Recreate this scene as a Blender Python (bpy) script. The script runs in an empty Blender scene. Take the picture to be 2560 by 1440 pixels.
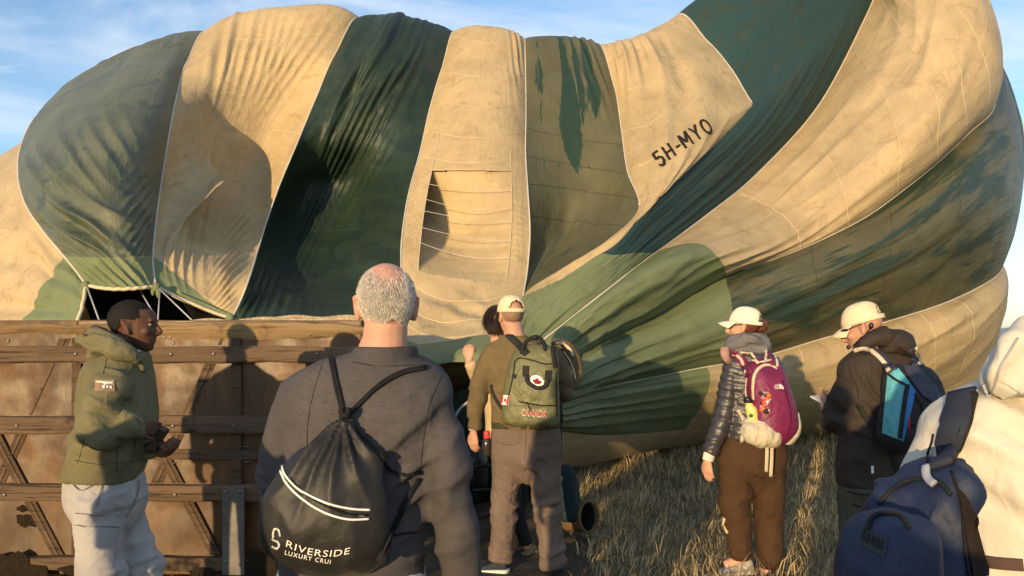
import bpy, bmesh, math, random
import numpy as np
from mathutils import Vector, Matrix
from mathutils.bvhtree import BVHTree

SC = bpy.context.scene
COL = SC.collection
rnd = random.Random(7)
rng = np.random.default_rng(11)

# ------------------------------------------------------------------ camera
F, HX, HY, CH = 1920.0, 1280.0, 838.0, 1.55      # focal length and horizon in photo pixels, eye height in metres
cd = bpy.data.cameras.new('camera'); cam = bpy.data.objects.new('camera', cd); COL.objects.link(cam)
cam.location = (0, 0, CH); cam.rotation_euler = (math.radians(90), 0, 0)
cd.sensor_width = 36.0; cd.lens = 36.0 * F / 2560.0; cd.shift_y = (HY - 720.0) / 2560.0
cd.clip_start = 0.05; cd.clip_end = 20000
SC.camera = cam

# ------------------------------------------------------------------ sun, sky, exposure
SUN_DX, SUN_EL = 0.43, math.radians(5.0)
to_sun = Vector((-SUN_DX, -1.0, 0)).normalized() * math.cos(SUN_EL) + Vector((0, 0, math.sin(SUN_EL)))
sd = bpy.data.lights.new('sun', 'SUN'); sun = bpy.data.objects.new('sun', sd); COL.objects.link(sun)
sun.rotation_euler = to_sun.to_track_quat('Z', 'Y').to_euler()
sd.energy = 2.7; sd.angle = math.radians(0.5); sd.color = (1.0, 0.72, 0.375)
W = bpy.data.worlds.new('World'); SC.world = W; W.use_nodes = True
nt = W.node_tree; nt.nodes.clear()
def N(t, tree=None, **kw):
    n = (tree or nt).nodes.new(t)
    for k, v in kw.items(): setattr(n, k, v)
    return n
sky = N('ShaderNodeTexSky'); sky.sky_type = 'NISHITA'; sky.sun_disc = False
sky.sun_elevation = SUN_EL; sky.sun_rotation = math.atan2(to_sun.x, to_sun.y)
sky.air_density = 1.0; sky.dust_density = 0.6; sky.ozone_density = 2.0; sky.altitude = 1500
tc = N('ShaderNodeTexCoord'); sx = N('ShaderNodeSeparateXYZ'); nt.links.new(tc.outputs['Generated'], sx.inputs[0])
za = N('ShaderNodeMath', operation='MAXIMUM'); nt.links.new(sx.outputs['Z'], za.inputs[0]); za.inputs[1].default_value = 0.0
zb = N('ShaderNodeMath', operation='ADD'); nt.links.new(za.outputs[0], zb.inputs[0]); zb.inputs[1].default_value = 0.07
dx = N('ShaderNodeMath', operation='DIVIDE'); nt.links.new(sx.outputs['X'], dx.inputs[0]); nt.links.new(zb.outputs[0], dx.inputs[1])
dy = N('ShaderNodeMath', operation='DIVIDE'); nt.links.new(sx.outputs['Y'], dy.inputs[0]); nt.links.new(zb.outputs[0], dy.inputs[1])
cx = N('ShaderNodeCombineXYZ'); nt.links.new(dx.outputs[0], cx.inputs[0]); nt.links.new(dy.outputs[0], cx.inputs[1])
def cloud(scale, lo, hi, dist, w, sy):
    mp = N('ShaderNodeMapping'); mp.inputs['Scale'].default_value = (1.0, sy, 1.0); mp.inputs['Location'].default_value = (w, w * .7, 0)
    mp.inputs['Rotation'].default_value = (0, 0, 0.25)
    nt.links.new(cx.outputs[0], mp.inputs[0])
    n = N('ShaderNodeTexNoise'); n.inputs['Scale'].default_value = scale; n.inputs['Detail'].default_value = 7; n.inputs['Roughness'].default_value = .62
    n.inputs['Distortion'].default_value = dist; nt.links.new(mp.outputs[0], n.inputs['Vector'])
    r = N('ShaderNodeMapRange'); r.interpolation_type = 'SMOOTHSTEP'; r.inputs['From Min'].default_value = lo; r.inputs['From Max'].default_value = hi
    nt.links.new(n.outputs['Fac'], r.inputs['Value']); return r
c1 = cloud(0.8, .36, .70, .6, 3.1, 1.6); c2 = cloud(2.6, .56, .80, .3, 9.4, 2.0)
mx = N('ShaderNodeMath', operation='MAXIMUM'); nt.links.new(c1.outputs[0], mx.inputs[0]); nt.links.new(c2.outputs[0], mx.inputs[1])
mm = N('ShaderNodeMath', operation='MULTIPLY'); nt.links.new(mx.outputs[0], mm.inputs[0]); mm.inputs[1].default_value = .68
mix = N('ShaderNodeMix', data_type='RGBA'); nt.links.new(mm.outputs[0], mix.inputs['Factor'])
gain = N('ShaderNodeMix', data_type='RGBA', blend_type='MULTIPLY'); gain.inputs['Factor'].default_value = 1.0
nt.links.new(sky.outputs[0], gain.inputs['A']); gain.inputs['B'].default_value = (1.0, 1.0, 1.0, 1)
nt.links.new(gain.outputs['Result'], mix.inputs['A']); mix.inputs['B'].default_value = (2.6, 2.75, 3.15, 1)
bg = N('ShaderNodeBackground'); bg.inputs['Strength'].default_value = 0.15; nt.links.new(mix.outputs['Result'], bg.inputs[0])
wo = N('ShaderNodeOutputWorld'); nt.links.new(bg.outputs[0], wo.inputs[0])
vs = SC.view_settings; vs.view_transform = 'Standard'; vs.look = 'None'; vs.gamma = 1.0; vs.use_curve_mapping = False; vs.exposure = 1.3
cy = SC.cycles; cy.max_bounces = 6; cy.diffuse_bounces = 3; cy.glossy_bounces = 2; cy.transmission_bounces = 2; cy.volume_bounces = 0; cy.transparent_max_bounces = 4

# ------------------------------------------------------------------ helpers
def P(px, py, d):                                  # photo pixel + distance in metres -> point
    return Vector(((px - HX) / F * d, d, CH - (py - HY) / F * d))
def PA(a):
    a = np.asarray(a, float); d = a[..., 2]
    return np.stack([(a[..., 0] - HX) / F * d, d, CH - (a[..., 1] - HY) / F * d], -1)
def tag(o, label=None, cat=None, group=None, kind=None):
    for k, v in (('label', label), ('category', cat), ('group', group), ('kind', kind)):
        if v: o[k] = v
    return o
def link(name, me, mat=None, parent=None, smooth=True):
    o = bpy.data.objects.new(name, me); COL.objects.link(o)
    if mat is not None and len(me.materials) == 0: me.materials.append(mat)
    if parent is not None:
        o.parent = parent
        if parent.type == 'EMPTY': o.matrix_parent_inverse = Matrix.Translation(-parent.location)
    if smooth and len(me.polygons): me.polygons.foreach_set('use_smooth', np.ones(len(me.polygons), bool))
    return o
def mesh(name, v, f, mat=None, parent=None, smooth=True):
    me = bpy.data.meshes.new(name); me.from_pydata([tuple(map(float, p)) for p in v], [], [tuple(map(int, q)) for q in f]); me.update()
    return link(name, me, mat, parent, smooth)
def empty(name, loc=(0, 0, 0)):
    o = bpy.data.objects.new(name, None); COL.objects.link(o); o.location = loc; o.empty_display_size = .1
    return o
def child(o, parent):                              # parent keeping the world place (things' empties have no rotation)
    o.parent = parent; o.matrix_parent_inverse = Matrix.Translation(-parent.location); return o

# vectorised value noise
def _h(ix, iy, iz, s):
    n = (ix * 374761393 + iy * 668265263 + iz * 2147483647 + s * 1274126177) & 0xffffffff
    n = ((n ^ (n >> 13)) * 1274126177) & 0xffffffff
    return ((n ^ (n >> 16)) & 0xffff) / 65535.0
def noise3(p, s=0):
    p = np.asarray(p, float); i = np.floor(p).astype(np.int64); f = p - i; f = f * f * (3 - 2 * f)
    x, y, z = i[..., 0], i[..., 1], i[..., 2]; fx, fy, fz = f[..., 0], f[..., 1], f[..., 2]
    def l(a, b, t): return a + (b - a) * t
    return l(l(l(_h(x, y, z, s), _h(x+1, y, z, s), fx), l(_h(x, y+1, z, s), _h(x+1, y+1, z, s), fx), fy),
             l(l(_h(x, y, z+1, s), _h(x+1, y, z+1, s), fx), l(_h(x, y+1, z+1, s), _h(x+1, y+1, z+1, s), fx), fy), fz) * 2 - 1
def fbm(p, o=4, s=0):
    r = 0; a = .5; p = np.asarray(p, float)
    for k in range(o): r = r + a * noise3(p * 2 ** k, s + k); a *= .5
    return r
def n2(x, y, s=0, o=3): return fbm(np.stack([x, y, np.zeros_like(x) + s * 3.7], -1), o, s)

def spline(keys, t):                               # keys: (n,1+k) with first column the parameter; cubic Hermite, finite-difference tangents
    k = np.asarray(keys, float); x = k[:, 0]; y = k[:, 1:]; n = len(x)
    m = np.zeros_like(y)
    s = (y[1:] - y[:-1]) / (x[1:] - x[:-1])[:, None]
    m[0] = s[0]; m[-1] = s[-1]
    if n > 2:
        w1 = (x[2:] - x[1:-1])[:, None]; w0 = (x[1:-1] - x[:-2])[:, None]
        m[1:-1] = (s[:-1] * w1 + s[1:] * w0) / (w0 + w1)
    t = np.clip(np.asarray(t, float), x[0], x[-1]); j = np.clip(np.searchsorted(x, t, 'right') - 1, 0, n - 2)
    h = (x[j + 1] - x[j]); u = ((t - x[j]) / h)[..., None]; h = h[..., None]
    return ((2*u**3 - 3*u**2 + 1) * y[j] + (u**3 - 2*u**2 + u) * h * m[j] + (-2*u**3 + 3*u**2) * y[j+1] + (u**3 - u**2) * h * m[j+1])
def path(pts, n):                                  # smooth polyline through pts
    p = np.asarray([tuple(q) for q in pts], float)
    if len(p) == 2: return p[0] + (p[1] - p[0]) * np.linspace(0, 1, n)[:, None]
    c = np.concatenate([[0], np.cumsum(np.linalg.norm(np.diff(p, axis=0), axis=1) + 1e-6)])
    return spline(np.column_stack([c, p]), np.linspace(0, c[-1], n))
def frames(p):
    t = np.gradient(p, axis=0); t /= np.linalg.norm(t, axis=1)[:, None] + 1e-12
    a = np.array([0, 0, 1.]) if abs(t[0][2]) < .85 else np.array([0, 1., 0])
    u = np.zeros_like(p); u0 = a - t[0] * a.dot(t[0]); u[0] = u0 / np.linalg.norm(u0)
    for i in range(1, len(p)):
        v = u[i-1] - t[i] * u[i-1].dot(t[i]); u[i] = v / (np.linalg.norm(v) + 1e-12)
    return t, u, np.cross(t, u)
def tube_vf(pts, r, n=8, closed=False, flat=None, normals=None):
    """tube along pts; r scalar or list; flat=(a,b) gives a strap of half width a and half thickness b, normals its facing"""
    p = np.asarray([tuple(q) for q in pts], float); m = len(p)
    t, u, w = frames(p)
    if normals is not None:
        nn = np.asarray([tuple(q) for q in normals], float); nn = nn - t * (nn * t).sum(1)[:, None]; nn /= np.linalg.norm(nn, axis=1)[:, None] + 1e-9
        u = nn; w = np.cross(t, u)
    a = np.linspace(0, 2 * np.pi, n, endpoint=False)
    if flat is not None:
        e = .45; ca = np.sign(np.cos(a)) * np.abs(np.cos(a)) ** e; sa = np.sign(np.sin(a)) * np.abs(np.sin(a)) ** e
        fw = np.broadcast_to(np.asarray(flat[0], float), (m,)); ft = np.broadcast_to(np.asarray(flat[1], float), (m,))
        v = p[:, None] + w[:, None] * (ca[None, :] * fw[:, None])[..., None] + u[:, None] * (sa[None, :] * ft[:, None])[..., None]
    else:
        rr = np.broadcast_to(np.asarray(r, float), (m,))
        v = p[:, None] + (u[:, None] * np.cos(a)[None, :, None] + w[:, None] * np.sin(a)[None, :, None]) * rr[:, None, None]
    v = v.reshape(-1, 3); f = []
    for i in range(m - 1):
        for j in range(n):
            k = (j + 1) % n; f.append((i*n+j, i*n+k, (i+1)*n+k, (i+1)*n+j))
    if closed:
        for j in range(n):
            k = (j + 1) % n; f.append(((m-1)*n+j, (m-1)*n+k, k, j))
    else:
        f.append(tuple(range(n))[::-1]); f.append(tuple((m-1)*n + j for j in range(n)))
    return v, f
def tube(name, pts, r, mat, parent=None, n=8, **kw):
    v, f = tube_vf(pts, r, n, **kw); return mesh(name, v, f, mat, parent)
def box_vf(c, h, rot=None, bev=0.0):
    c = np.asarray(tuple(c), float); h = np.asarray(h, float)
    s = np.array([(x, y, z) for x in (-1, 1) for y in (-1, 1) for z in (-1, 1)], float)
    if bev <= 0:
        v = s * h; f = [(0,1,3,2), (4,6,7,5), (0,4,5,1), (2,3,7,6), (0,2,6,4), (1,5,7,3)]
    else:
        bm = bmesh.new(); bmesh.ops.create_cube(bm, size=2)
        for q in bm.verts: q.co = Vector((q.co.x*h[0], q.co.y*h[1], q.co.z*h[2]))
        bmesh.ops.bevel(bm, geom=bm.edges[:], offset=bev, segments=2, affect='EDGES', profile=.6)
        bm.verts.index_update(); v = np.array([q.co[:] for q in bm.verts]); f = [tuple(q.index for q in g.verts) for g in bm.faces]; bm.free()
    if rot is not None: v = v @ np.asarray(rot).T
    return v + c, f
def ell_vf(c, r, rot=None, n=16, m=10):
    v = [(0, 0, 1.)]
    for i in range(1, m):
        a = math.pi * i / m
        for j in range(n):
            b = 2 * math.pi * j / n; v.append((math.sin(a)*math.cos(b), math.sin(a)*math.sin(b), math.cos(a)))
    v.append((0, 0, -1.)); v = np.array(v) * np.asarray(r, float); f = []
    for j in range(n): f.append((0, 1 + j, 1 + (j+1) % n))
    for i in range(m - 2):
        for j in range(n):
            k = (j+1) % n; f.append((1+i*n+j, 1+(i+1)*n+j, 1+(i+1)*n+k, 1+i*n+k))
    L = len(v) - 1; b0 = 1 + (m-2)*n
    for j in range(n): f.append((L, b0 + (j+1) % n, b0 + j))
    if rot is not None: v = v @ np.asarray(rot).T
    return v + np.asarray(tuple(c), float), f
def loft_vf(secs, n=28, e=1.0, sub=4):
    """secs: (centre, half-width vector, half-depth vector); smooth closed loft, superellipse exponent e<1 = boxier"""
    k = np.array([np.concatenate([tuple(c), tuple(a), tuple(b)]) for c, a, b in secs], float)
    x = np.arange(len(k)); q = spline(np.column_stack([x, k]), np.linspace(0, len(k)-1, (len(k)-1)*sub + 1))
    th = np.linspace(0, 2*np.pi, n, endpoint=False)
    ca = np.sign(np.cos(th))*np.abs(np.cos(th))**e; sa = np.sign(np.sin(th))*np.abs(np.sin(th))**e
    v = (q[:, None, 0:3] + ca[None, :, None]*q[:, None, 3:6] + sa[None, :, None]*q[:, None, 6:9]).reshape(-1, 3)
    m = len(q); f = [(i*n+j, i*n+(j+1) % n, (i+1)*n+(j+1) % n, (i+1)*n+j) for i in range(m-1) for j in range(n)]
    f.append(tuple(range(n))[::-1]); f.append(tuple((m-1)*n+j for j in range(n)))
    return v, f
def limb_vf(pts, rad, n=18, steps=5):
    p = path(pts, (len(pts)-1)*steps + 1); x = np.linspace(0, 1, len(rad))
    c = np.concatenate([[0], np.cumsum(np.linalg.norm(np.diff(np.asarray([tuple(q) for q in pts]), axis=0), axis=1))]); c /= c[-1]
    r = np.interp(np.linspace(0, 1, len(p)), c, rad)
    return tube_vf(p, r, n)
def joinvf(parts):
    V, Fc, o = [], [], 0
    for v, f in parts:
        v = np.asarray(v, float); V.append(v); Fc += [tuple(i + o for i in q) for q in f]; o += len(v)
    return np.concatenate(V), Fc
def fix_normals(v, f):
    bm = bmesh.new(); vs_ = [bm.verts.new(tuple(q)) for q in v]
    for q in f:
        try: bm.faces.new([vs_[i] for i in q])
        except ValueError: pass
    bmesh.ops.recalc_face_normals(bm, faces=bm.faces[:]); return bm
def remesh(name, parts, voxel, smooth=4, sfac=.5):
    """union of closed shells as one continuous skin"""
    bm = bmesh.new()
    for v, f in parts:
        b = fix_normals(v, f); me_ = bpy.data.meshes.new('t'); b.to_mesh(me_); b.free(); bm.from_mesh(me_); bpy.data.meshes.remove(me_)
    me = bpy.data.meshes.new(name); bm.to_mesh(me); bm.free()
    o = bpy.data.objects.new(name, me); COL.objects.link(o)
    m = o.modifiers.new('r', 'REMESH'); m.mode = 'VOXEL'; m.voxel_size = voxel; m.adaptivity = 0
    if smooth:
        s = o.modifiers.new('s', 'SMOOTH'); s.factor = sfac; s.iterations = smooth
    dg = bpy.context.evaluated_depsgraph_get(); ev = o.evaluated_get(dg)
    new = bpy.data.meshes.new_from_object(ev, depsgraph=dg); new.name = name
    bpy.data.objects.remove(o); bpy.data.meshes.remove(me)
    return new
def verts_of(me):
    a = np.empty(len(me.vertices)*3); me.vertices.foreach_get('co', a); return a.reshape(-1, 3)
def normals_of(me):
    a = np.empty(len(me.vertices)*3); me.vertex_normals.foreach_get('vector', a); return a.reshape(-1, 3)
def setverts(me, v): me.vertices.foreach_set('co', np.ascontiguousarray(v).ravel()); me.update()
def bvh(o):
    me = o.data if hasattr(o, 'data') else o
    return BVHTree.FromPolygons([v.co[:] for v in me.vertices], [p.vertices[:] for p in me.polygons])
EYE = Vector((0, 0, CH))
def hit(trees, px, py, off=0.004):
    """first surface point of the given trees along the view of a photo pixel"""
    d = (P(px, py, 1.0) - EYE).normalized(); best = None
    for t in (trees if isinstance(trees, (list, tuple)) else [trees]):
        l, n, i, s = t.ray_cast(EYE, d)
        if l is not None and (best is None or s < best[2]): best = (l, n, s)
    if best is None: return None
    n = best[1]
    if n.dot(d) > 0: n = -n
    return best[0] + n * off, n
def drape(trees, pix, n=24, off=0.004):
    q = path([(a, b, 0) for a, b in pix], n); pts, nor = [], []
    for a in q:
        h = hit(trees, a[0], a[1], off)
        if h: pts.append(h[0]); nor.append(h[1])
    return pts, nor
def strap(name, trees, pix, hw, mat, parent=None, th=.003, n=24, off=.003, taper=None, pre=(), post=()):
    pts, nor = drape(trees, pix, n, off)
    p = np.array([tuple(q) for q in pts]); p[1:-1] = (p[:-2] + 2*p[1:-1] + p[2:]) / 4
    p = [tuple(q) for q in pre] + [tuple(q) for q in p] + [tuple(q) for q in post]
    nor = [nor[0]]*len(pre) + nor + [nor[-1]]*len(post)
    nn = np.array([tuple(q) for q in nor])
    for _ in range(3): nn[1:-1] = (nn[:-2] + nn[1:-1] + nn[2:]) / 3
    return tube(name, p, 0, mat, parent, n=8, flat=(hw if taper is None else np.interp(np.linspace(0, 1, len(p)), np.linspace(0, 1, len(taper)), taper), th), normals=nn)
def cord(name, trees, pix, r, mat, parent=None, n=24, off=None, pre=(), post=()):
    pts, _ = drape(trees, pix, n, r if off is None else off)
    p = [tuple(q) for q in pre] + [tuple(q) for q in pts] + [tuple(q) for q in post]
    return tube(name, p, r, mat, parent, n=6)
def patch(name, trees, poly, mat, parent=None, off=.003, grid=7):
    """a flat piece (label, badge, window) lying on a surface: the polygon in photo pixels laid onto it"""
    bm = bmesh.new(); vs_ = [bm.verts.new((a, b, 0)) for a, b in poly]; bm.faces.new(vs_)
    xs = [a for a, b in poly]; ys = [b for a, b in poly]
    for i in range(1, grid):
        for co, no in (((min(xs) + (max(xs)-min(xs))*i/grid, 0, 0), (1, 0, 0)), ((0, min(ys) + (max(ys)-min(ys))*i/grid, 0), (0, 1, 0))):
            bmesh.ops.bisect_plane(bm, geom=bm.verts[:] + bm.edges[:] + bm.faces[:], plane_co=co, plane_no=no)
    return lay(name, bm, trees, mat, parent, off)
def lay(name, bm, trees, mat, parent, off):
    bm.verts.index_update(); ok = True; pts = []
    last = None
    for v in bm.verts:
        h = hit(trees, v.co.x, v.co.y, off)
        pts.append(h[0] if h else None); last = h[0] if h else last
    good = [p for p in pts if p is not None]
    if not good: bm.free(); return None
    for v, p in zip(list(bm.verts), pts):
        if p is None:
            px, py = v.co.x, v.co.y; dd = sum(g.y for g in good) / len(good); p = P(px, py, dd)
        v.co = p
    bmesh.ops.recalc_face_normals(bm, faces=bm.faces[:])
    me = bpy.data.meshes.new(name); bm.to_mesh(me); bm.free()
    return link(name, me, mat, parent, True)
def text_bm(s, bold=0.0, spacing=1.0):
    c = bpy.data.curves.new('t', 'FONT'); c.body = s; c.size = 1; c.offset = bold; c.space_character = spacing; c.resolution_u = 3
    o = bpy.data.objects.new('t', c); COL.objects.link(o)
    dg = bpy.context.evaluated_depsgraph_get(); me = bpy.data.meshes.new_from_object(o.evaluated_get(dg), depsgraph=dg)
    bpy.data.objects.remove(o); bpy.data.curves.remove(c)
    bm = bmesh.new(); bm.from_mesh(me); bpy.data.meshes.remove(me); return bm
def lettering(name, s, fn, trees, mat, parent, off=.004, bold=.01, spacing=1.0, cuts=6):
    """writing laid onto a surface; fn maps (0..1 along the line, height in cap heights) to photo pixels"""
    bm = text_bm(s, bold, spacing); bmesh.ops.triangulate(bm, faces=bm.faces[:]); xs = [v.co.x for v in bm.verts]; x0, x1 = min(xs), max(xs); ys = [v.co.y for v in bm.verts]; y1 = max(ys); y0 = min(0, 0)
    for i in range(1, cuts * len(s)):
        bmesh.ops.bisect_plane(bm, geom=bm.verts[:] + bm.edges[:] + bm.faces[:], plane_co=(x0 + (x1-x0)*i/(cuts*len(s)), 0, 0), plane_no=(1, 0, 0))
    for v in bm.verts:
        a, b = fn((v.co.x - x0)/(x1 - x0), v.co.y / y1); v.co = (a, b, 0)
    return lay(name, bm, trees, mat, parent, off)

# ------------------------------------------------------------------ materials
MATS = {}
class NB:
    def __init__(s, name):
        s.m = bpy.data.materials.new(name); s.m.use_nodes = True; s.t = s.m.node_tree; s.t.nodes.clear()
        s.out = s.n('ShaderNodeOutputMaterial'); s.b = s.n('ShaderNodeBsdfPrincipled'); s.l(s.b.outputs[0], s.out.inputs[0])
        s.geo = None
    def n(s, t, **kw):
        n = s.t.nodes.new(t)
        for k, v in kw.items(): setattr(n, k, v)
        return n
    def l(s, a, b): s.t.links.new(a, b)
    def pos(s):
        if s.geo is None: s.geo = s.n('ShaderNodeTexCoord')
        return s.geo.outputs['Object']
    def uv(s):
        s.pos(); return s.geo.outputs['UV']
    def noise(s, scale, detail=4, rough=.55, vec=None, sc=None, dist=0, loc=(0, 0, 0), rot=(0, 0, 0)):
        v = vec if vec is not None else s.pos()
        if sc is not None or any(loc) or any(rot):
            mp = s.n('ShaderNodeMapping'); mp.inputs['Scale'].default_value = sc or (1, 1, 1); mp.inputs['Location'].default_value = loc; mp.inputs['Rotation'].default_value = rot; s.l(v, mp.inputs[0]); v = mp.outputs[0]
        n = s.n('ShaderNodeTexNoise'); n.inputs['Scale'].default_value = scale; n.inputs['Detail'].default_value = detail; n.inputs['Roughness'].default_value = rough; n.inputs['Distortion'].default_value = dist
        s.l(v, n.inputs['Vector']); return n.outputs['Fac']
    def ramp(s, fac, lo, hi, a=0., b=1.):
        r = s.n('ShaderNodeMapRange'); r.interpolation_type = 'SMOOTHSTEP'
        for k, v in (('From Min', lo), ('From Max', hi), ('To Min', a), ('To Max', b)): r.inputs[k].default_value = v
        s.l(fac, r.inputs['Value']); return r.outputs[0]
    def mix(s, fac, a, b, mode='MIX'):
        m = s.n('ShaderNodeMix', data_type='RGBA', blend_type=mode)
        for k, v in (('Factor', fac), ('A', a), ('B', b)):
            if isinstance(v, (int, float)): m.inputs[k].default_value = v
            elif isinstance(v, (tuple, list)): m.inputs[k].default_value = (*v[:3], 1)
            else: s.l(v, m.inputs[k])
        return m.outputs['Result']
    def math(s, op, a, b):
        m = s.n('ShaderNodeMath', operation=op)
        for i, v in enumerate((a, b)):
            if isinstance(v, (int, float)): m.inputs[i].default_value = v
            else: s.l(v, m.inputs[i])
        return m.outputs[0]
    def bump(s, h, strength=.3, dist=.01, prev=None):
        b = s.n('ShaderNodeBump'); b.inputs['Strength'].default_value = strength; b.inputs['Distance'].default_value = dist; s.l(h, b.inputs['Height'])
        if prev is not None: s.l(prev, b.inputs['Normal'])
        s.l(b.outputs[0], s.b.inputs['Normal']); return b.outputs[0]
    def crease(s, scale, sc, rot=0., w=.035, vec=None, loc=(0, 0, 0), dist=.6):
        a = s.math('ABSOLUTE', s.math('SUBTRACT', s.noise(scale, 3, .5, vec=vec, sc=sc, rot=(0, 0, rot), loc=loc, dist=dist), .5), 0)
        return s.ramp(a, 0, w, 1., 0.)
    def set(s, col=None, rough=.8, spec=.3, metal=0., sheen=0.):
        if col is not None:
            if isinstance(col, (tuple, list)): s.b.inputs['Base Color'].default_value = (*col[:3], 1)
            else: s.l(col, s.b.inputs['Base Color'])
        if isinstance(rough, (int, float)): s.b.inputs['Roughness'].default_value = rough
        else: s.l(rough, s.b.inputs['Roughness'])
        s.b.inputs['Specular IOR Level'].default_value = spec; s.b.inputs['Metallic'].default_value = metal
        if sheen: s.b.inputs['Sheen Weight'].default_value = sheen
        return s.m
def fabric(name, col, rough=.85, spec=.2, var=.25, vs=9., weave=700., bump=.25, fold=0.0, fs=22., sheen=0., dirt=None, stretch=None):
    """cloth: slightly uneven dye, fine weave, small creases"""
    b = NB(name); c = [tuple(x*(1-var) for x in col), tuple(min(1, x*(1+var)) for x in col)]
    cc = b.mix(b.ramp(b.noise(vs, 5, .6), .3, .7), *c)
    if stretch: cc = b.mix(b.ramp(b.noise(60, 3, .6, sc=stretch), .45, .75), cc, tuple(x*.72 for x in col))
    if dirt: cc = b.mix(b.ramp(b.noise(5, 6, .7, loc=(3, 1, 2)), .55, .8), cc, dirt)
    b.set(cc, rough, spec, 0, sheen); pv = None
    if fold:
        pv = b.bump(b.noise(fs, 4, .55, dist=.8), fold, .02)
        pv = b.bump(b.crease(fs*.45, (1, 1, .7), .4, .07, loc=(2, 5, 1)), fold*.55, .012, pv); pv = b.bump(b.crease(fs*.8, (1, 1, .8), -.5, .08, loc=(7, 1, 3)), fold*.4, .008, pv)
    b.bump(b.noise(weave, 2, .5), bump, .0012, pv)
    return b.m
def plain(name, col, rough=.5, spec=.4, metal=0., var=.12, sc=30.):
    b = NB(name); b.set(b.mix(b.noise(sc, 4), tuple(x*(1-var) for x in col), tuple(min(1, x*(1+var)) for x in col)), rough, spec, metal)
    b.bump(b.noise(sc*6, 3), .15, .002); return b.m
# ================================================================== THE SETTING
# ------------------------------------------------------------------ ground
b = NB('ground_soil')
g1 = b.mix(b.ramp(b.noise(.9, 6, .65), .35, .7), (.14, .11, .06), (.21, .165, .09))
g2 = b.mix(b.ramp(b.noise(7, 5, .7), .4, .7), g1, (.10, .095, .045))
far = b.mix(b.ramp(b.noise(.06, 5, .6), .35, .7), (.22, .17, .075), (.17, .15, .06))
sp = b.n('ShaderNodeSeparateXYZ'); b.l(b.pos(), sp.inputs[0])
b.set(b.mix(b.ramp(sp.outputs['Y'], 12, 26), g2, far), .95, .1); b.bump(b.noise(14, 6, .7), .8, .05)
MATS['ground'] = b.m
def ground_z(x, y):
    x = np.asarray(x, float); y = np.asarray(y, float)
    return .022 * n2(x * .9, y * .9, 3) + .012 * n2(x * 3.1, y * 3.1, 5) - .008
gx = np.concatenate([[-6000, -1500, -400, -120, -50], np.linspace(-22, 26, 97), [50, 120, 400, 1500, 6000]])
gy = np.concatenate([[-3000, -400, -80, -25], np.linspace(-8, 34, 85), [45, 70, 120, 250, 600, 1500, 4000, 9000]])
X, Y = np.meshgrid(gx, gy); Z = ground_z(X, Y) * np.where((np.abs(X) < 30) & (Y > -10) & (Y < 36), 1, 0) - .01
V = np.stack([X, Y, Z], -1).reshape(-1, 3); nx_ = len(gx)
Fg = [(j*nx_+i, j*nx_+i+1, (j+1)*nx_+i+1, (j+1)*nx_+i) for j in range(len(gy)-1) for i in range(nx_-1)]
tag(mesh('ground', V, Fg, MATS['ground']), kind='structure')
# far hills
b = NB('hill_bush'); b.set(b.mix(b.ramp(b.noise(.004, 6, .6), .35, .7), (.10, .105, .075), (.15, .14, .09)), .95, .1); MATS['hill'] = b.m
hx = np.linspace(-5200, 6500, 180); hv = []
hh = 5 + 14*np.clip(n2(hx*.0011, hx*0, 8, 4)*1.5+.25, 0, 2) + 34*np.exp(-((hx-2560)/260)**2) + 26*np.exp(-((hx-3600)/900)**2)
for dy_, s in ((-420, 0.), (-260, .45), (0, 1.), (300, .6), (700, 0.)):
    hv.append(np.stack([hx, 3700 + dy_ + 0*hx, hh*s - 2], -1))
hv = np.concatenate(hv); m_ = len(hx)
tag(mesh('hills', hv, [(k*m_+i, k*m_+i+1, (k+1)*m_+i+1, (k+1)*m_+i) for k in range(4) for i in range(m_-1)], MATS['hill']), kind='structure')

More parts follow.
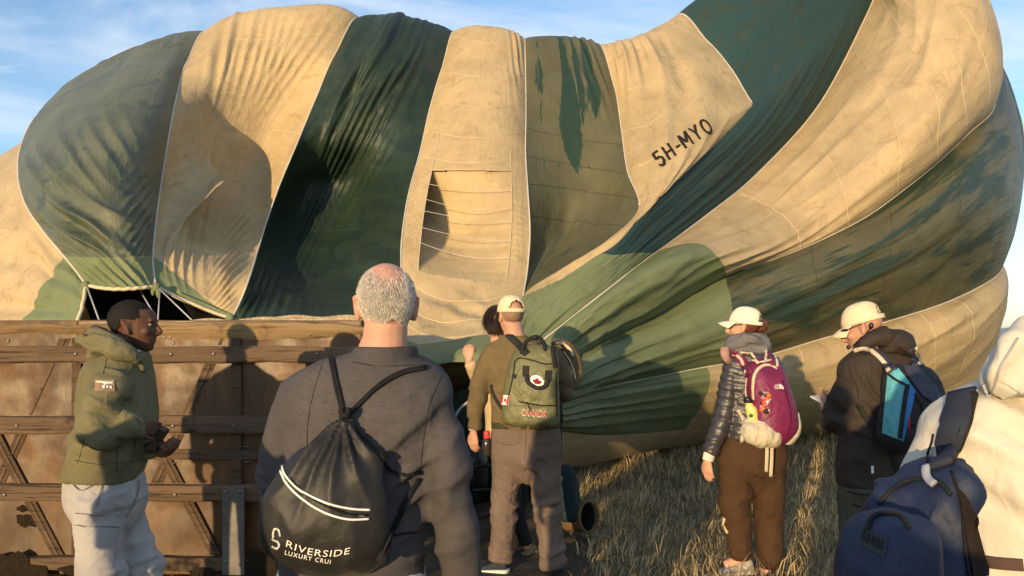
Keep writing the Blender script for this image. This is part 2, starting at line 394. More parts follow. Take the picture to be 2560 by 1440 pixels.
# ================================================================== THE BALLOON
def balloon_green(name, dry, wet, mask, rough_=.5, streak=False, spec_=.4):
    b = NB(name); u = b.uv()
    base = b.mix(b.ramp(b.noise(1.6, 6, .65), .3, .7), tuple(x*.82 for x in dry), tuple(x*1.16 for x in dry))
    col = base
    for lo, hi, scale, sc, loc, rot, dist in mask:
        col = b.mix(b.ramp(b.noise(scale, 7, .62, vec=u, sc=sc, loc=loc, rot=rot, dist=dist), lo, hi), col, wet)
    if streak:                                        # damp leaf-shaped run-off marks from the crest
        su = b.n('ShaderNodeSeparateXYZ'); b.l(u, su.inputs[0]); nz = b.noise(22, 5, .65, vec=u, sc=(1, .5, 1))
        for u0, w0, va, vb_ in ((.47, .12, .88, 1.45), (.74, .075, 1.14, 1.5), (.16, .04, 1.2, 1.45), (.60, .05, 1.10, 1.5)):
            w_ = b.math('MULTIPLY', b.ramp(su.outputs[1], va, va + .35*(vb_-va)), b.ramp(su.outputs[1], vb_, vb_ - .5*(vb_-va), .35, 1.)); w_ = b.math('MULTIPLY', w_, w0)
            val = b.math('SUBTRACT', w_, b.math('ABSOLUTE', b.math('SUBTRACT', su.outputs[0], u0), 0)); val = b.math('ADD', val, b.math('MULTIPLY', b.math('SUBTRACT', nz, .52), .16))
            col = b.mix(b.ramp(val, .0, .012), col, wet)
    scr = b.ramp(b.noise(9, 3, .5, vec=u, sc=(16, 3, 1), rot=(0, 0, .9)), .70, .80)
    col = b.mix(b.math('MULTIPLY', scr, .35), col, tuple(x*1.5 for x in dry))
    b.set(col, rough_, spec_); pv = b.bump(b.noise(5, 5, .6, vec=u, sc=(3, 1.6, 1), dist=1.2), .18, .06); pv = b.bump(b.noise(19, 4, .7, vec=u, sc=(2.2, 1, 1), dist=2.0), .18, .02, pv)
    pv = b.bump(b.crease(6, (2.2, .8, 1), .5, .04, u), .15, .02, pv); pv = b.bump(b.crease(11, (2.0, .6, 1), -.35, .05, u, (3, 1, 0)), .08, .015, pv)
    b.bump(b.noise(900, 2), .15, .001, pv); return b.m
def balloon_tan(name, col=(.47, .352, .19)):
    b = NB(name); u = b.uv()
    c = b.mix(b.ramp(b.noise(1.1, 7, .68), .3, .72), tuple(x*.84 for x in col), tuple(x*1.1 for x in col))
    c = b.mix(b.math('MULTIPLY', b.ramp(b.noise(7, 6, .7, vec=u, sc=(1, 4, 1), dist=.6), .5, .78), .55), c, (.33, .245, .135))
    c = b.mix(b.math('MULTIPLY', b.ramp(b.noise(30, 5, .75), .56, .76), .6), c, (.27, .19, .10))
    c = b.mix(b.math('MULTIPLY', b.ramp(b.noise(3.2, 8, .8, loc=(5, 2, 1), dist=.8), .50, .66), .6), c, (.29, .20, .10))
    c = b.mix(b.math('MULTIPLY', b.ramp(b.noise(75, 3, .6, sc=(1, 1, .18)), .66, .74), .45), c, (.25, .17, .09))
    b.set(c, .62, .3); pv = b.bump(b.noise(4, 6, .62, vec=u, sc=(2.5, 1.8, 1), dist=1.4), .2, .05); pv = b.bump(b.noise(19, 4, .7, vec=u, sc=(2.2, 1, 1), dist=2.0), .18, .02, pv)
    pv = b.bump(b.crease(6, (2.2, .9, 1), .45, .04, u), .17, .02, pv); pv = b.bump(b.crease(12, (1.6, .8, 1), -.4, .05, u, (3, 1, 0)), .09, .015, pv)
    b.bump(b.noise(800, 2), .15, .001, pv); return b.m
WET, DRY = (.018, .042, .024), (.098, .092, .045)
MATS['tan'] = balloon_tan('envelope_tan'); MATS['tan_rose'] = balloon_tan('envelope_tan_faded', (.47, .355, .20))
MATS['g1'] = balloon_green('envelope_green_faded', (.098, .108, .068), (.060, .080, .055), [(.55, .62, 3, (1.5, 3, 1), (4, 2, 0), (0, 0, .5), 1)])
MATS['g3'] = balloon_green('envelope_green_damp', (.017, .034, .018), (.010, .024, .016), [(.42, .62, 4, (2, 4, 1), (1, 5, 0), (0, 0, 0), .5)])
MATS['g5'] = balloon_green('envelope_green_streaked', DRY, WET, [(.66, .68, 4.2, (1.9, .5, 1), (.35, 3.62, 0), (0, 0, .04), .2)], .5, True)
MATS['g7'] = balloon_green('envelope_green_dark', (.036, .056, .046), (.026, .058, .060), [(.36, .5, 3, (2, 6, 1), (2, 1, 0), (0, 0, .5), .6)], .68, spec_=.12)  # blue sky sheen of the fold put into the base colour
MATS['g9'] = balloon_green('envelope_green_patched', (.092, .085, .042), (.022, .040, .026), [(.46, .58, 2.2, (2.4, 2.0, 1), (.4, 1.7, 0), (0, 0, .12), .35), (.56, .66, 9, (2.4, 1.6, 1), (5.1, .3, 0), (0, 0, .1), .3)])
b = NB('skirt_sage'); b.set(b.mix(b.math('MULTIPLY', b.ramp(b.noise(4, 7, .75, dist=.5), .5, .75), .6), b.mix(b.noise(1.2, 5), (.135, .165, .078), (.175, .20, .098)), (.105, .10, .045)), .6, .3); b.bump(b.noise(6, 5, .6, vec=b.uv(), sc=(4, 1, 1)), .15, .03); MATS['skirt'] = b.m
MATS['tape'] = fabric('load_tape_white', (.52, .48, .42), .7, .2, .1)
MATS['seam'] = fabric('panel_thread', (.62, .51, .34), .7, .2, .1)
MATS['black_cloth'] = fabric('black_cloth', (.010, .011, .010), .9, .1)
MATS['ink'] = plain('black_ink', (.022, .02, .02), .8, .1)
MATS['cable'] = plain('steel_cable', (.42, .42, .40), .5, .4)

BAL = empty('balloon_envelope', (1.2, 11.0, 0))
tag(BAL, 'huge half-inflated hot air balloon envelope of tan and dark green panels lying on the grass', 'hot air balloon')
def keys(pts, ext=True):
    k = [(float(a[0]), *P(a[1], a[2], a[3])) for a in pts]
    if ext:
        x, y, z = k[-1][1:]
        k += [(10., x*.97, y + 1.7, z - .12*max(z, .5)), (11., x*.9, y + 3.8, z*.6), (12., x*.85, y + 5.0, -.05)]
    return np.array(k)
def idx(*p): return [(i, *q) for i, q in enumerate(p)]
S = {}
S['00'] = keys(idx((185,850,6.3),(110,850,6.5),(40,835,6.7),(-80,840,7.0),(-190,830,7.4),(-320,800,7.9),(-420,760,8.8),(-470,740,10),(-480,760,11),(-470,800,12.5)))
S['01'] = keys(idx((215,712,6.6),(188,675,6.75),(160,640,6.9),(112,582,7.2),(66,515,7.6),(46,445,8.1),(50,375,8.8),(78,308,9.4),(130,243,10.0),(212,184,10.7)) + [(9.5, 300, 158, 11.9)])
S['01b'] = keys(idx((215,712,6.6),(188,675,6.75),(160,640,6.9),(112,582,7.2),(66,515,7.6),(48,445,8.15),(60,372,9.0),(90,372,10.5),(130,400,11.5),(160,450,12.5)))
S['12'] = keys(idx((390,716,6.6),(384,680,6.75),(382,640,6.9),(388,570,7.2),(398,490,7.6),(410,410,7.8),(427,310,8.2),(443,235,8.8),(468,155,9.6),(530,85,10.9)))
S['23'] = keys(idx((580,795,6.8),(600,755,6.9),(625,690,7.1),(645,625,8.2),(668,550,8.8),(700,460,9.0),(742,360,9.2),(792,240,9.6),(838,135,9.9),(905,50,10.6)))
S['34'] = keys(idx((985,900,6.7),(1000,790,7.2),(1003,700,7.6),(1003,620,7.9),(1010,550,8.2),(1025,470,8.6),(1050,380,9.1),(1075,270,9.6),(1105,170,10.1),(1138,84,10.9)))
S['45'] = keys(idx((1290,850,6.9),(1303,780,7.3),(1310,728,7.6),(1319,670,7.9),(1325,580,8.2),(1320,480,8.6),(1314,380,9.1),(1315,280,9.6),(1314,180,10.1),(1311,102,10.9)))
S['56'] = keys(idx((1295,845,6.9),(1306,775,7.3),(1318,728,7.55),(1410,668,7.7),(1525,595,7.95),(1597,517,8.3),(1568,425,9.0),(1553,320,9.7),(1535,215,10.3),(1492,113,11.1)))
S['67'] = keys([(0,1300,855,6.8),(1,1325,790,7.1),(2,1380,722,7.3),(3,1475,650,7.5),(4,1560,590,7.75),(4.5,1625,512,8.05),(5,1705,436,8.65),(5.5,1800,352,9.4),(5.9,1868,278,10.1),(6,1882,261,10.3),(6.1,1874,248,10.4),(7,1828,172,10.8),(8,1768,102,11.3),(9,1688,42,11.9)])
S['78'] = keys([(0,1325,880,6.8),(1,1370,840,6.95),(2,1460,770,7.2),(3,1550,700,7.6),(4,1640,630,8.3),(4.5,1770,535,9.3),(5,1895,432,10.4),(5.5,2050,258,11.6),(6,2165,40,12.7),(7,2185,-70,13.0),(8,2190,-140,13.4),(9,2200,-175,14.0)])
S['89'] = keys([(0,1395,950,6.9),(1,1450,888,7.2),(2,1540,838,7.7),(3,1650,785,8.2),(4,1815,692,8.9),(5,2050,602,9.6),(5.5,2170,540,9.9),(6,2285,455,10.3),(7,2420,335,10.9),(8,2490,255,11.8),(9,2470,120,13.5)])
S['910'] = keys(idx((1405,1000,7.1),(1500,970,7.6),(1620,945,8.1),(1760,918,8.7),(1900,893,9.3),(2060,845,9.9),(2230,800,10.5),(2380,750,11.3),(2488,692,12.5),(2490,660,14.5)))
S['10g'] = keys(idx((1405,1078,7.5),(1490,1088,8.0),(1600,1084,8.8),(1715,1074,9.6),(1900,1066,10.3),(2060,1048,11.0),(2250,1010,11.6),(2370,970,12.3),(2455,915,13.2),(2470,870,15)))
M = {}
M['0'] = keys(idx((205,768,6.4),(160,745,6.55),(103,728,6.75),(50,690,7.1),(0,650,7.4),(-60,590,7.8),(-30,440,8.7),(-20,402,9.8),(0,400,11),(20,440,12.5)))
M['1'] = keys(idx((300,724,6.45),(290,690,6.5),(275,642,6.55),(248,575,6.6),(222,500,6.75),(210,415,7.0),(225,325,7.5),(268,238,8.3),(330,160,9.4),(400,114,10.8)))
M['2'] = keys(idx((490,764,6.75),(487,722,6.8),(492,660,7.1),(508,590,8.1),(535,500,9.0),(568,415,9.4),(605,315,9.5),(645,205,9.6),(680,105,9.8),(720,24,10.5)))
M['3'] = keys(idx((690,880,6.8),(725,790,6.9),(745,720,7.8),(768,640,8.9),(795,560,9.6),(825,460,9.9),(865,350,9.5),(912,230,9.5),(962,130,9.7),(1015,48,10.7)))
M['4'] = keys(idx((1130,905,6.5),(1140,820,7.0),(1147,745,7.4),(1156,660,7.75),(1166,570,8.05),(1175,475,8.4),(1185,375,8.8),(1200,265,9.2),(1212,160,9.8),(1225,71,10.7)))
M['5'] = keys(idx((1293,848,6.9),(1304,778,7.3),(1314,726,7.6),(1354,662,8.2),(1425,580,8.9),(1462,485,9.2),(1442,395,9.4),(1434,295,9.7),(1424,192,10.1),(1398,95,10.9)))
M['6'] = keys(idx((1298,850,6.8),(1315,782,7.15),(1345,726,7.4),(1440,662,7.6),(1545,592,7.8),(1655,478,8.25),(1715,342,9.0),(1690,242,9.7),(1648,160,10.3),(1580,100,11.3)))
M['7'] = keys([(0,1312,868,6.75),(1,1345,818,6.95),(2,1415,748,7.15),(3,1510,678,7.45),(4,1605,610,7.95),(4.5,1700,524,8.6),(5,1805,432,9.45),(5.5,1935,298,10.4),(6,2035,140,11.4),(7,1998,45,11.6),(8,1960,-30,11.8),(9,1915,-90,12.6)])
M['8'] = keys([(0,1360,915,6.75),(1,1410,862,6.9),(2,1490,796,7.1),(3,1592,725,7.4),(4,1745,640,8.0),(5,1975,540,9.6),(5.5,2105,420,9.9),(6,2245,285,10.1),(7,2375,120,10.4),(8,2440,-20,11),(9,2350,-120,12.5)])
M['9'] = keys(idx((1400,975,6.95),(1478,930,7.1),(1585,888,7.5),(1715,842,8.0),(1858,790,8.5),(2062,715,9.0),(2292,605,9.6),(2475,475,10.6),(2556,420,12),(2530,400,14)))
M['10'] = keys(idx((1404,1038,7.1),(1490,1022,7.5),(1606,1005,8.1),(1752,985,8.8),(1905,975,9.3),(2085,945,9.9),(2265,900,10.4),(2430,830,11.2),(2514,762,12.5),(2490,735,14.5)))
def gore_fn(a, m, c, p=2.2):
    A, Mm, B = S[a], M[m], S[c]
    def fn(u, v):
        u = np.asarray(u, float); v = np.asarray(v, float)
        pa, pm, pb = spline(A, v), spline(Mm, v), spline(B, v); w = u[..., None]
        return pa*(1-w) + pb*w + (pm - (pa+pb)/2) * (1 - np.abs(2*w-1)**p)
    return fn
def ridge(x): return 1 - np.abs(np.sin(x))                       # sharp folds
def wr(u, v, groups, seed):
    d = np.zeros_like(u)
    for (u0, v0, ru, rv, fr, shear, amp, kind) in groups:
        e = np.exp(-((u-u0)/ru)**2 - ((v-v0)/rv)**2)
        ph = fr*(u + shear*(v-v0)) + 1.3*n2(u*3, v*.35, seed, 2) + 1.0*n2(u*7+3, v*.45, seed+5, 2)
        w = ridge(ph) if kind == 'r' else np.sin(ph*2)*.5
        d += amp*e*w*(.55+.9*np.clip(n2(u*3+7, v*.7, seed+9, 2)+.5, 0, 1))
    return d
def grid_mesh(name, pts, uu, vv, mat, parent, keep=None):
    r, c = pts.shape[:2]; me = bpy.data.meshes.new(name)
    f = [(i*c+j, i*c+j+1, (i+1)*c+j+1, (i+1)*c+j) for i in range(r-1) for j in range(c-1) if keep is None or keep(.5*(uu[i, j]+uu[i, j+1]), .5*(vv[i, j]+vv[i+1, j]))]
    me.from_pydata(pts.reshape(-1, 3).tolist(), [], f); me.update()
    l = me.uv_layers.new(name='UVMap'); vi = np.empty(len(me.loops), int); me.loops.foreach_get('vertex_index', vi)
    uvv = np.stack([uu.ravel(), vv.ravel()/6.0], -1)[vi]; l.data.foreach_set('uv', uvv.ravel().astype(np.float32))
    return link(name, me, mat, parent)
def surf(fn, groups, seed, u, v, gen=.02):
    p = fn(u, v); e = 1e-3
    du = fn(np.clip(u+e, 0, 1), v) - fn(np.clip(u-e, 0, 1), v); dv = fn(u, np.clip(v+e*5, 0, 12)) - fn(u, np.clip(v-e*5, 0, 12))
    n = np.cross(du, dv); n /= np.linalg.norm(n, axis=-1)[..., None] + 1e-9
    view = p - np.array(tuple(EYE)); n *= -np.sign((n*view).sum(-1))[..., None]
    edge = np.clip(4*u*(1-u)*2.2, 0, 1)
    d = wr(u, v, groups, seed)*edge + gen*edge*n2(u*3.2, v*1.3, seed+20, 4)
    d = d*np.clip((11-v)/1.5, 0, 1)
    return p + n*d[..., None]
GORES = []
VS = np.concatenate([np.linspace(0, 1, 190)*9.7, 9.7 + np.linspace(0, 1, 26)[1:]*2.3])/12
def gore(a, m, c, mat, v0=None, groups=(), seed=0, gen=.02, p=2.2, cols=90, keep=None, skirt='skirt', gname='gore'):
    fn = gore_fn(a, m, c, p); U = np.linspace(0, 1, cols)
    vb = spline(np.array([(x, y) for x, y in v0]), U)[:, 0] if v0 else np.zeros(cols)
    r = VS[:, None]; vv = vb[None, :] + r*(12 - vb[None, :]); uu = np.broadcast_to(U[None, :], vv.shape)
    o = grid_mesh(gname, surf(fn, groups, seed, uu, vv, gen), uu, vv, MATS[mat], BAL, keep)
    if v0:
        r = np.linspace(0, 1, 80)[:, None]; vv = r*vb[None, :]; uu = np.broadcast_to(U[None, :], vv.shape)
        grid_mesh('skirt_panel', surf(fn, groups, seed, uu, vv, gen), uu, vv, MATS[skirt], BAL)
        ev = surf(fn, groups, seed, U, vb, gen)
    def at(u, v, off=.01):
        q = surf(fn, groups, seed, np.atleast_1d(np.asarray(u, float)), np.atleast_1d(np.asarray(v, float)), gen)
        d = np.array(tuple(EYE)) - q; d /= np.linalg.norm(d, axis=1)[:, None]; return q + d*off
    GORES.append(o); return o, at
PLE = [(.5, .6, 1.2, 2.2, 15, .02, .05, 'r'), (.5, 0, 2, 1.5, 30, 0, .02, 'r')]
o, at0 = gore('00', '0', '01b', 'tan_rose', [(0, 2), (.5, 2), (1, 2)], [(.5, 3, .6, 2, 9, .05, .06, 's')], 1)
o, at1 = gore('01', '1', '12', 'g1', [(0, 2.0), (.5, 1.95), (1, 2.0)],
     [(.30, 4.9, .24, 1.15, 19, .16, .085, 'r'), (.58, 5.3, .2, .9, 30, .16, .04, 'r'), (.35, 3.2, .45, 1.0, 13, .22, .10, 'r'), (.5, 1.0, .8, 1.1, 26, .12, .035, 'r'), (.85, 3.2, .12, 1.4, 40, -.2, .03, 'r'), (.5, 8, .6, 1.2, 8, .05, .03, 's')], 2)
o, at2 = gore('12', '2', '23', 'tan', [(0, 2.0), (.35, 1.25), (.7, .55), (1, .12)],
     [(.20, 3.9, .12, 1.1, 0.001, 0, .55, 'r'), (.12, 4.5, .12, 1.0, 36, -.25, .04, 'r'), (.3, 3.0, .25, 1.5, 30, .05, .045, 'r'), (.33, 7.6, .24, .75, 46, .01, .045, 'r'), (.2, 7.9, .12, .8, 30, .01, .08, 'r'), (.85, 2.3, .12, 1.6, 50, -.15, .05, 'r'), (.75, 7.6, .3, 1, 40, -.1, .02, 'r')], 3, p=3.6)
o, at3 = gore('23', '3', '34', 'g3', None,
     [(.50, 5.4, .13, 1.9, 52, -.045, .10, 'r'), (.62, 6.0, .16, 1.6, 60, -.05, .05, 'r'), (.72, 7.5, .2, 1.2, 40, -.02, .05, 'r'), (.45, 8, .25, .8, 9, -.05, .12, 's'), (.35, 6.9, .08, 1.2, 14, 0, .14, 's'), (.2, 1.0, .2, 1.3, 40, .0, .05, 'r')], 4, gen=.05)
VW = (.155, .85, 2.55, 5.5)
o, at4 = gore('34', '4', '45', 'tan', [(0, .55), (.5, .5), (1, .6)],
     [(.07, 4.3, .06, 1.5, 30, .8, .035, 'r'), (.93, 4.0, .06, 1.4, 24, .9, .035, 'r'), (.9, 8.4, .12, .8, 40, .1, .03, 'r'), (.5, 1.6, .5, .6, 4, 1.1, .04, 's')], 5, p=2.6, cols=120, keep=lambda u, v: not (VW[0] < u < VW[1] and VW[2] < v < VW[3]))
o, at5 = gore('45', '5', '56', 'g5', [(0, 1.6), (.5, 1.65), (1, 1.8)], [(.85, 8.3, .2, .9, 30, .1, .05, 'r'), (.5, 4, .4, 2, 6, .2, .03, 's')], 6)
o, at6 = gore('56', '6', '67', 'tan', [(0, 1.8), (.5, 2.1), (1, 2.55)], [(.45, 7.2, .3, 1.4, 9, -.1, .12, 's'), (.3, 8.3, .3, .6, 30, -.1, .05, 'r'), (.55, 5.6, .35, 1.0, 22, .10, .03, 'r'), (.5, 3.2, .5, 1, 20, .0, .02, 'r')], 7, gen=.03)
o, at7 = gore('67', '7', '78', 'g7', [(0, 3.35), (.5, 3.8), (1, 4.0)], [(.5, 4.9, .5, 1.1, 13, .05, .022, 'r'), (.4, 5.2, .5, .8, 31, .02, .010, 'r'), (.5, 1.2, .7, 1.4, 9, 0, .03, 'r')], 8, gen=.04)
o, at8 = gore('78', '8', '89', 'tan_rose', [(0, 4.0), (.25, 4.18), (.6, 4.12), (1, 4.0)],
     [(.35, 5.3, .3, .9, 18, -.12, .05, 'r'), (.8, 4.6, .25, 1.0, 22, .1, .05, 'r'), (.5, 6.5, .5, .8, 7, .1, .08, 's'), (.3, 7, .3, 1, 26, .15, .03, 'r'), (.85, 2.2, .35, 1.6, 12, .03, .06, 'r')], 9, gen=.05)
o, at9 = gore('89', '9', '910', 'g9', [(0, 4.0), (.5, 3.85), (1, 3.3)], PLE + [(.5, 5.5, .6, 1.5, 12, .1, .04, 's'), (.85, 4.5, .2, 1.5, 30, .02, .03, 'r')], 10, gen=.04)
o, at10 = gore('910', '10', '10g', 'tan', [(0, 3.05), (.5, 3.1), (1, 3.0)], [(.5, 1, 1, 1.6, 20, 0, .03, 'r'), (.5, 6.3, .6, 1.4, 9, .25, .05, 'r')], 11, gen=.03)
# underside resting on the ground
q = spline(S['10g'], np.linspace(0, 9, 60)); g = q.copy(); g[:, 1] += 1.6; g[:, 2] = -.03; mid = (q+g)/2; mid[:, 1] -= .35; mid[:, 2] *= .55
uu, vv = np.meshgrid(np.linspace(0, 1, 3), np.linspace(0, 9, 60)); grid_mesh('underside', np.stack([q, mid, g], 1), uu, vv, MATS['tan'], BAL)
# lower edge of the green damp panels down to the ground, behind the basket
# vent: scooped panel set back behind the side strips
a_, b_ = np.meshgrid(np.linspace(0, 1, 60), np.linspace(0, 1, 90))
uu = .04 + a_*.84; vv = 2.45 + b_*3.15
pts = surf(gore_fn('34', '4', '45', 2.6), [], 5, uu, vv, .0)
push = .62*np.sin(np.pi*np.clip(b_, 0, 1)**1.25)**1.3*(1 - a_**1.6) + .004
pts[..., 1] += push + .02*ridge(b_*22 + 2*n2(a_*2, b_*3, 4, 2))*np.sin(np.pi*b_); pts[..., 2] -= .10*np.sin(np.pi*a_)*np.sin(np.pi*b_)
grid_mesh('vent_panel', pts, uu, vv, MATS['tan'], BAL)
for u0, u1, v0, v1 in ((VW[0], VW[0], VW[2], VW[3]+.9), (VW[1], VW[1], VW[2], VW[3]+.6), (VW[0], VW[1], VW[3]+.01, VW[3]+.01)):
    tube('vent_edge', at4(np.linspace(u0, u1, 40), np.linspace(v0, v1, 40)), .004, MATS['seam'], BAL, 6)
for v_, w_, sg in ((5.12, .35, .05), (4.7, .5, .10), (4.35, .3, .04), (3.85, .5, .05), (3.4, .75, .10)):
    n_ = 24; e_ = at4(np.array([VW[0]-.01, VW[1]]), np.array([v_, v_-.1]), .01); t_ = np.linspace(0, 1, n_); p_ = e_[0] + (e_[1]-e_[0])*t_[:, None]
    p_[:, 2] -= sg*.6*np.sin(t_*np.pi); tube('vent_line', p_, .0028, MATS['tape'], BAL, 5)
for v_ in (5.0, 4.55, 4.1, 3.7, 3.3, 2.95):
    t_ = np.linspace(.15, 1, 30); p_ = surf(gore_fn('34', '4', '45', 2.6), [], 5, .04+t_*.85, 0*t_+v_-.12*np.sin(t_*3), .0); bb = (v_-2.5)/3.1
    p_[:, 1] += .62*np.sin(np.pi*bb)**.55*(1-t_**2.2)**.8 - .01; p_[:, 2] -= .10*np.sin(np.pi*t_)*np.sin(np.pi*bb); tube('vent_line', p_, .004, MATS['seam'], BAL, 5)
# load tapes along the gores, thin seams across them
for k, r_, v0, v1 in (('01', .017, 0, 7.2), ('12', .016, 0, 9.3), ('23', .014, 0, 9.6), ('34', .013, .3, 9.6), ('45', .013, .3, 9.6), ('56', .012, 5.05, 9.6), ('67', .014, 6.05, 9.6), ('78', .020, 0, 9), ('89', .012, 4.2, 9), ('910', .018, 0, 9), ):
    p_ = spline(S[k], np.linspace(v0, v1, 140)); d_ = np.array(tuple(EYE)) - p_; d_ /= np.linalg.norm(d_, axis=1)[:, None]
    tube('load_tape', p_ + d_*.004, r_*.62, MATS['tape'], BAL, 8)
MATS['seam_green'] = fabric('panel_thread_green', (.045, .052, .028), .7, .2, .1)
def hseam(at, v, u0=.0, u1=1., bow=0., r=.003, mat='seam'):
    t_ = np.linspace(u0, u1, 60); tube('panel_seam', at(t_, v + bow*np.sin(np.pi*t_), .003), r, MATS[mat], BAL, 5)
for v in (8.3, 7.6, 6.9, 6.2, 5.5, 4.9): hseam(at2, v, .25, 1, -.25)
for v in (8.6, 7.9, 7.2, 6.5, 5.9): hseam(at4, v, 0, 1, -.22)
for v in (2.2, 1.5, 1.0): hseam(at4, v, 0, 1, -.3)
for v in (7.8, 6.9, 6.0, 5.2): hseam(at6, v, 0, 1, -.2)
for v in (4.8, 5.3, 5.8, 6.3, 6.8, 7.3): hseam(at8, v, 0.02, 1, .15)
for v in (4.6, 5.2, 5.8, 6.4, 7.0): hseam(at10, v)
for v in (4.9, 5.7, 6.5): hseam(at9, v, mat='seam_green')
for v in (6.6, 5.9, 5.2, 4.4): hseam(at5, v, 0, 1, -.12, mat='seam_green')
for v in (6.4, 5.6, 4.8, 4.0): hseam(at3, v, 0, 1, -.2, mat='seam_green')
# mouth hem, its lit edge put into a pale colour, and corner ties
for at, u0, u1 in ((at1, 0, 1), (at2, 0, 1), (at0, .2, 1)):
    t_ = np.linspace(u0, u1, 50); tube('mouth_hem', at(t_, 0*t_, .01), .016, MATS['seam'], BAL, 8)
for px, py in ((213, 714), (390, 718), (575, 795)):
    c_ = P(px, py, 6.55); v_, f_ = joinvf([ell_vf(c_, (.035, .025, .04)), ell_vf(c_ + Vector((.02, 0, -.05)), (.02, .02, .045)), ell_vf(c_ + Vector((-.025, 0, -.035)), (.018, .02, .04))])
    mesh('tie_knot', v_, f_, MATS['skirt'], BAL)
for a, c in (((217, 716, 6.5), (252, 812, 6.0)), ((398, 722, 6.5), (492, 812, 6.0)), ((400, 722, 6.6), (394, 812, 6.0)), ((330, 690, 7.2), (400, 812, 6.0))):
    tube('mouth_cable', [P(*a), P(*c)], .006, MATS['cable'], BAL, 6)
# black sheet added inside the mouth, standing in for its dark interior
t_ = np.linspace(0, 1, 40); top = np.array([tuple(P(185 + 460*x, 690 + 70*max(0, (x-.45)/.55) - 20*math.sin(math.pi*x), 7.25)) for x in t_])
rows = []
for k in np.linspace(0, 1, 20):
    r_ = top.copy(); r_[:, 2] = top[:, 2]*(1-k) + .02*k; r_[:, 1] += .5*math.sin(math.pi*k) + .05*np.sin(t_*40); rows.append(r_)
uu, vv = np.meshgrid(t_, np.linspace(0, 1, 20)); grid_mesh('mouth_sheet', np.array(rows), uu, vv, MATS['black_cloth'], BAL)
# green cloth of the mouth's lower lip, slumped beyond the basket's end, brown lining under it
def sheet(name, top_, bot_, mat, n=50, m=26, amp=.05, fr=16, seed=3, belly=.12):
    A = path([P(*q) for q in top_], n); B = path([P(*q) for q in bot_], n); r_ = []
    for k in np.linspace(0, 1, m):
        q = A*(1-k) + B*k; q[:, 1] -= belly*math.sin(math.pi*k); x_ = np.linspace(0, 1, n)
        q[:, 1] -= amp*ridge(fr*x_*(.6+.4*k) + 2*n2(x_*3, x_*0+k*2, seed, 2)); r_.append(q)
    u_, v_ = np.meshgrid(np.linspace(0, 1, n), np.linspace(0, 1, m)); return grid_mesh(name, np.array(r_), u_, v_, MATS[mat], BAL)
MATS['shaded_green_cloth'] = fabric('shaded_green_cloth', (.010, .022, .017), .6, .35, fold=.4)  # green darkened to stand for the shadow of basket and people
MATS['brown_cloth'] = fabric('brown_lining', (.085, .062, .022), .75, .2, fold=.4)
sheet('mouth_lip', [(930,860,6.5),(1030,862,6.5),(1120,852,6.5),(1200,838,6.5),(1300,835,6.6)], [(930,900,6.15),(1020,905,6.1),(1075,912,6.05),(1140,905,6.1),(1290,925,6.2)], 'skirt', amp=.04, fr=9)
sheet('mouth_sheet', [(1000,893,6.25),(1080,900,6.2),(1180,890,6.3),(1420,900,6.6)], [(1000,960,6.7),(1110,985,6.7),(1200,970,6.7),(1420,1000,6.9)], 'brown_cloth', amp=.03, fr=14)
sheet('lower_panel', [(980,945,6.75),(1110,985,6.65),(1200,960,6.65),(1405,990,6.95)], [(980,1330,6.9),(1110,1300,7.1),(1230,1290,7.2),(1395,1270,7.6)], 'shaded_green_cloth', amp=.07, fr=24, belly=.2)
# registration letters
tr6 = bvh(GORES[6])
GL = {'5': [[(.62, 1), (.08, 1), (.05, .56), (.38, .62), (.64, .46), (.64, .2), (.42, 0), (.16, 0), (0, .16)]], 'H': [[(0, 0), (0, 1)], [(.66, 0), (.66, 1)], [(0, .5), (.66, .5)]], '-': [[(.05, .42), (.5, .42)]],
      'M': [[(0, 0), (0, 1)], [(0, 1), (.40, .30)], [(.40, .30), (.80, 1)], [(.80, 1), (.80, 0)]], 'Y': [[(0, 1), (.35, .48)], [(.70, 1), (.35, .48)], [(.35, .48), (.35, 0)]], 'O': [[(.36 + .36*math.sin(a), .5 + .5*math.cos(a)) for a in np.linspace(0, 2*math.pi, 17)]]}
def reg(ch, x0, i):
    parts = []
    for st in GL[ch]:
        q = np.array(st); q = np.concatenate([q[k] + (q[k+1]-q[k])*np.linspace(0, 1, 5)[:, None] for k in range(len(q)-1)]); pts = []
        for a, c in q:
            t = x0 + a*25; s_ = t/165; h_ = hit(tr6, 1651 + 136*s_ - 20*c, 418 - 94*s_ - 30*c - 8*s_*(1-s_), .012)
            if h_: pts.append(h_)
        keep = [pts[0]] + [pts[k] for k in range(1, len(pts)) if (pts[k][0]-pts[k-1][0]).length > 1e-4]
        parts.append(tube_vf([k[0] for k in keep], 0, 8, flat=(.017, .004), normals=[k[1] for k in keep]))
    mesh('registration_letter', *joinvf(parts), MATS['ink'], BAL)
for ch, x0 in (('5', 0), ('H', 29), ('-', 57), ('M', 78), ('Y', 110), ('O', 140)): reg(ch, x0, 0)

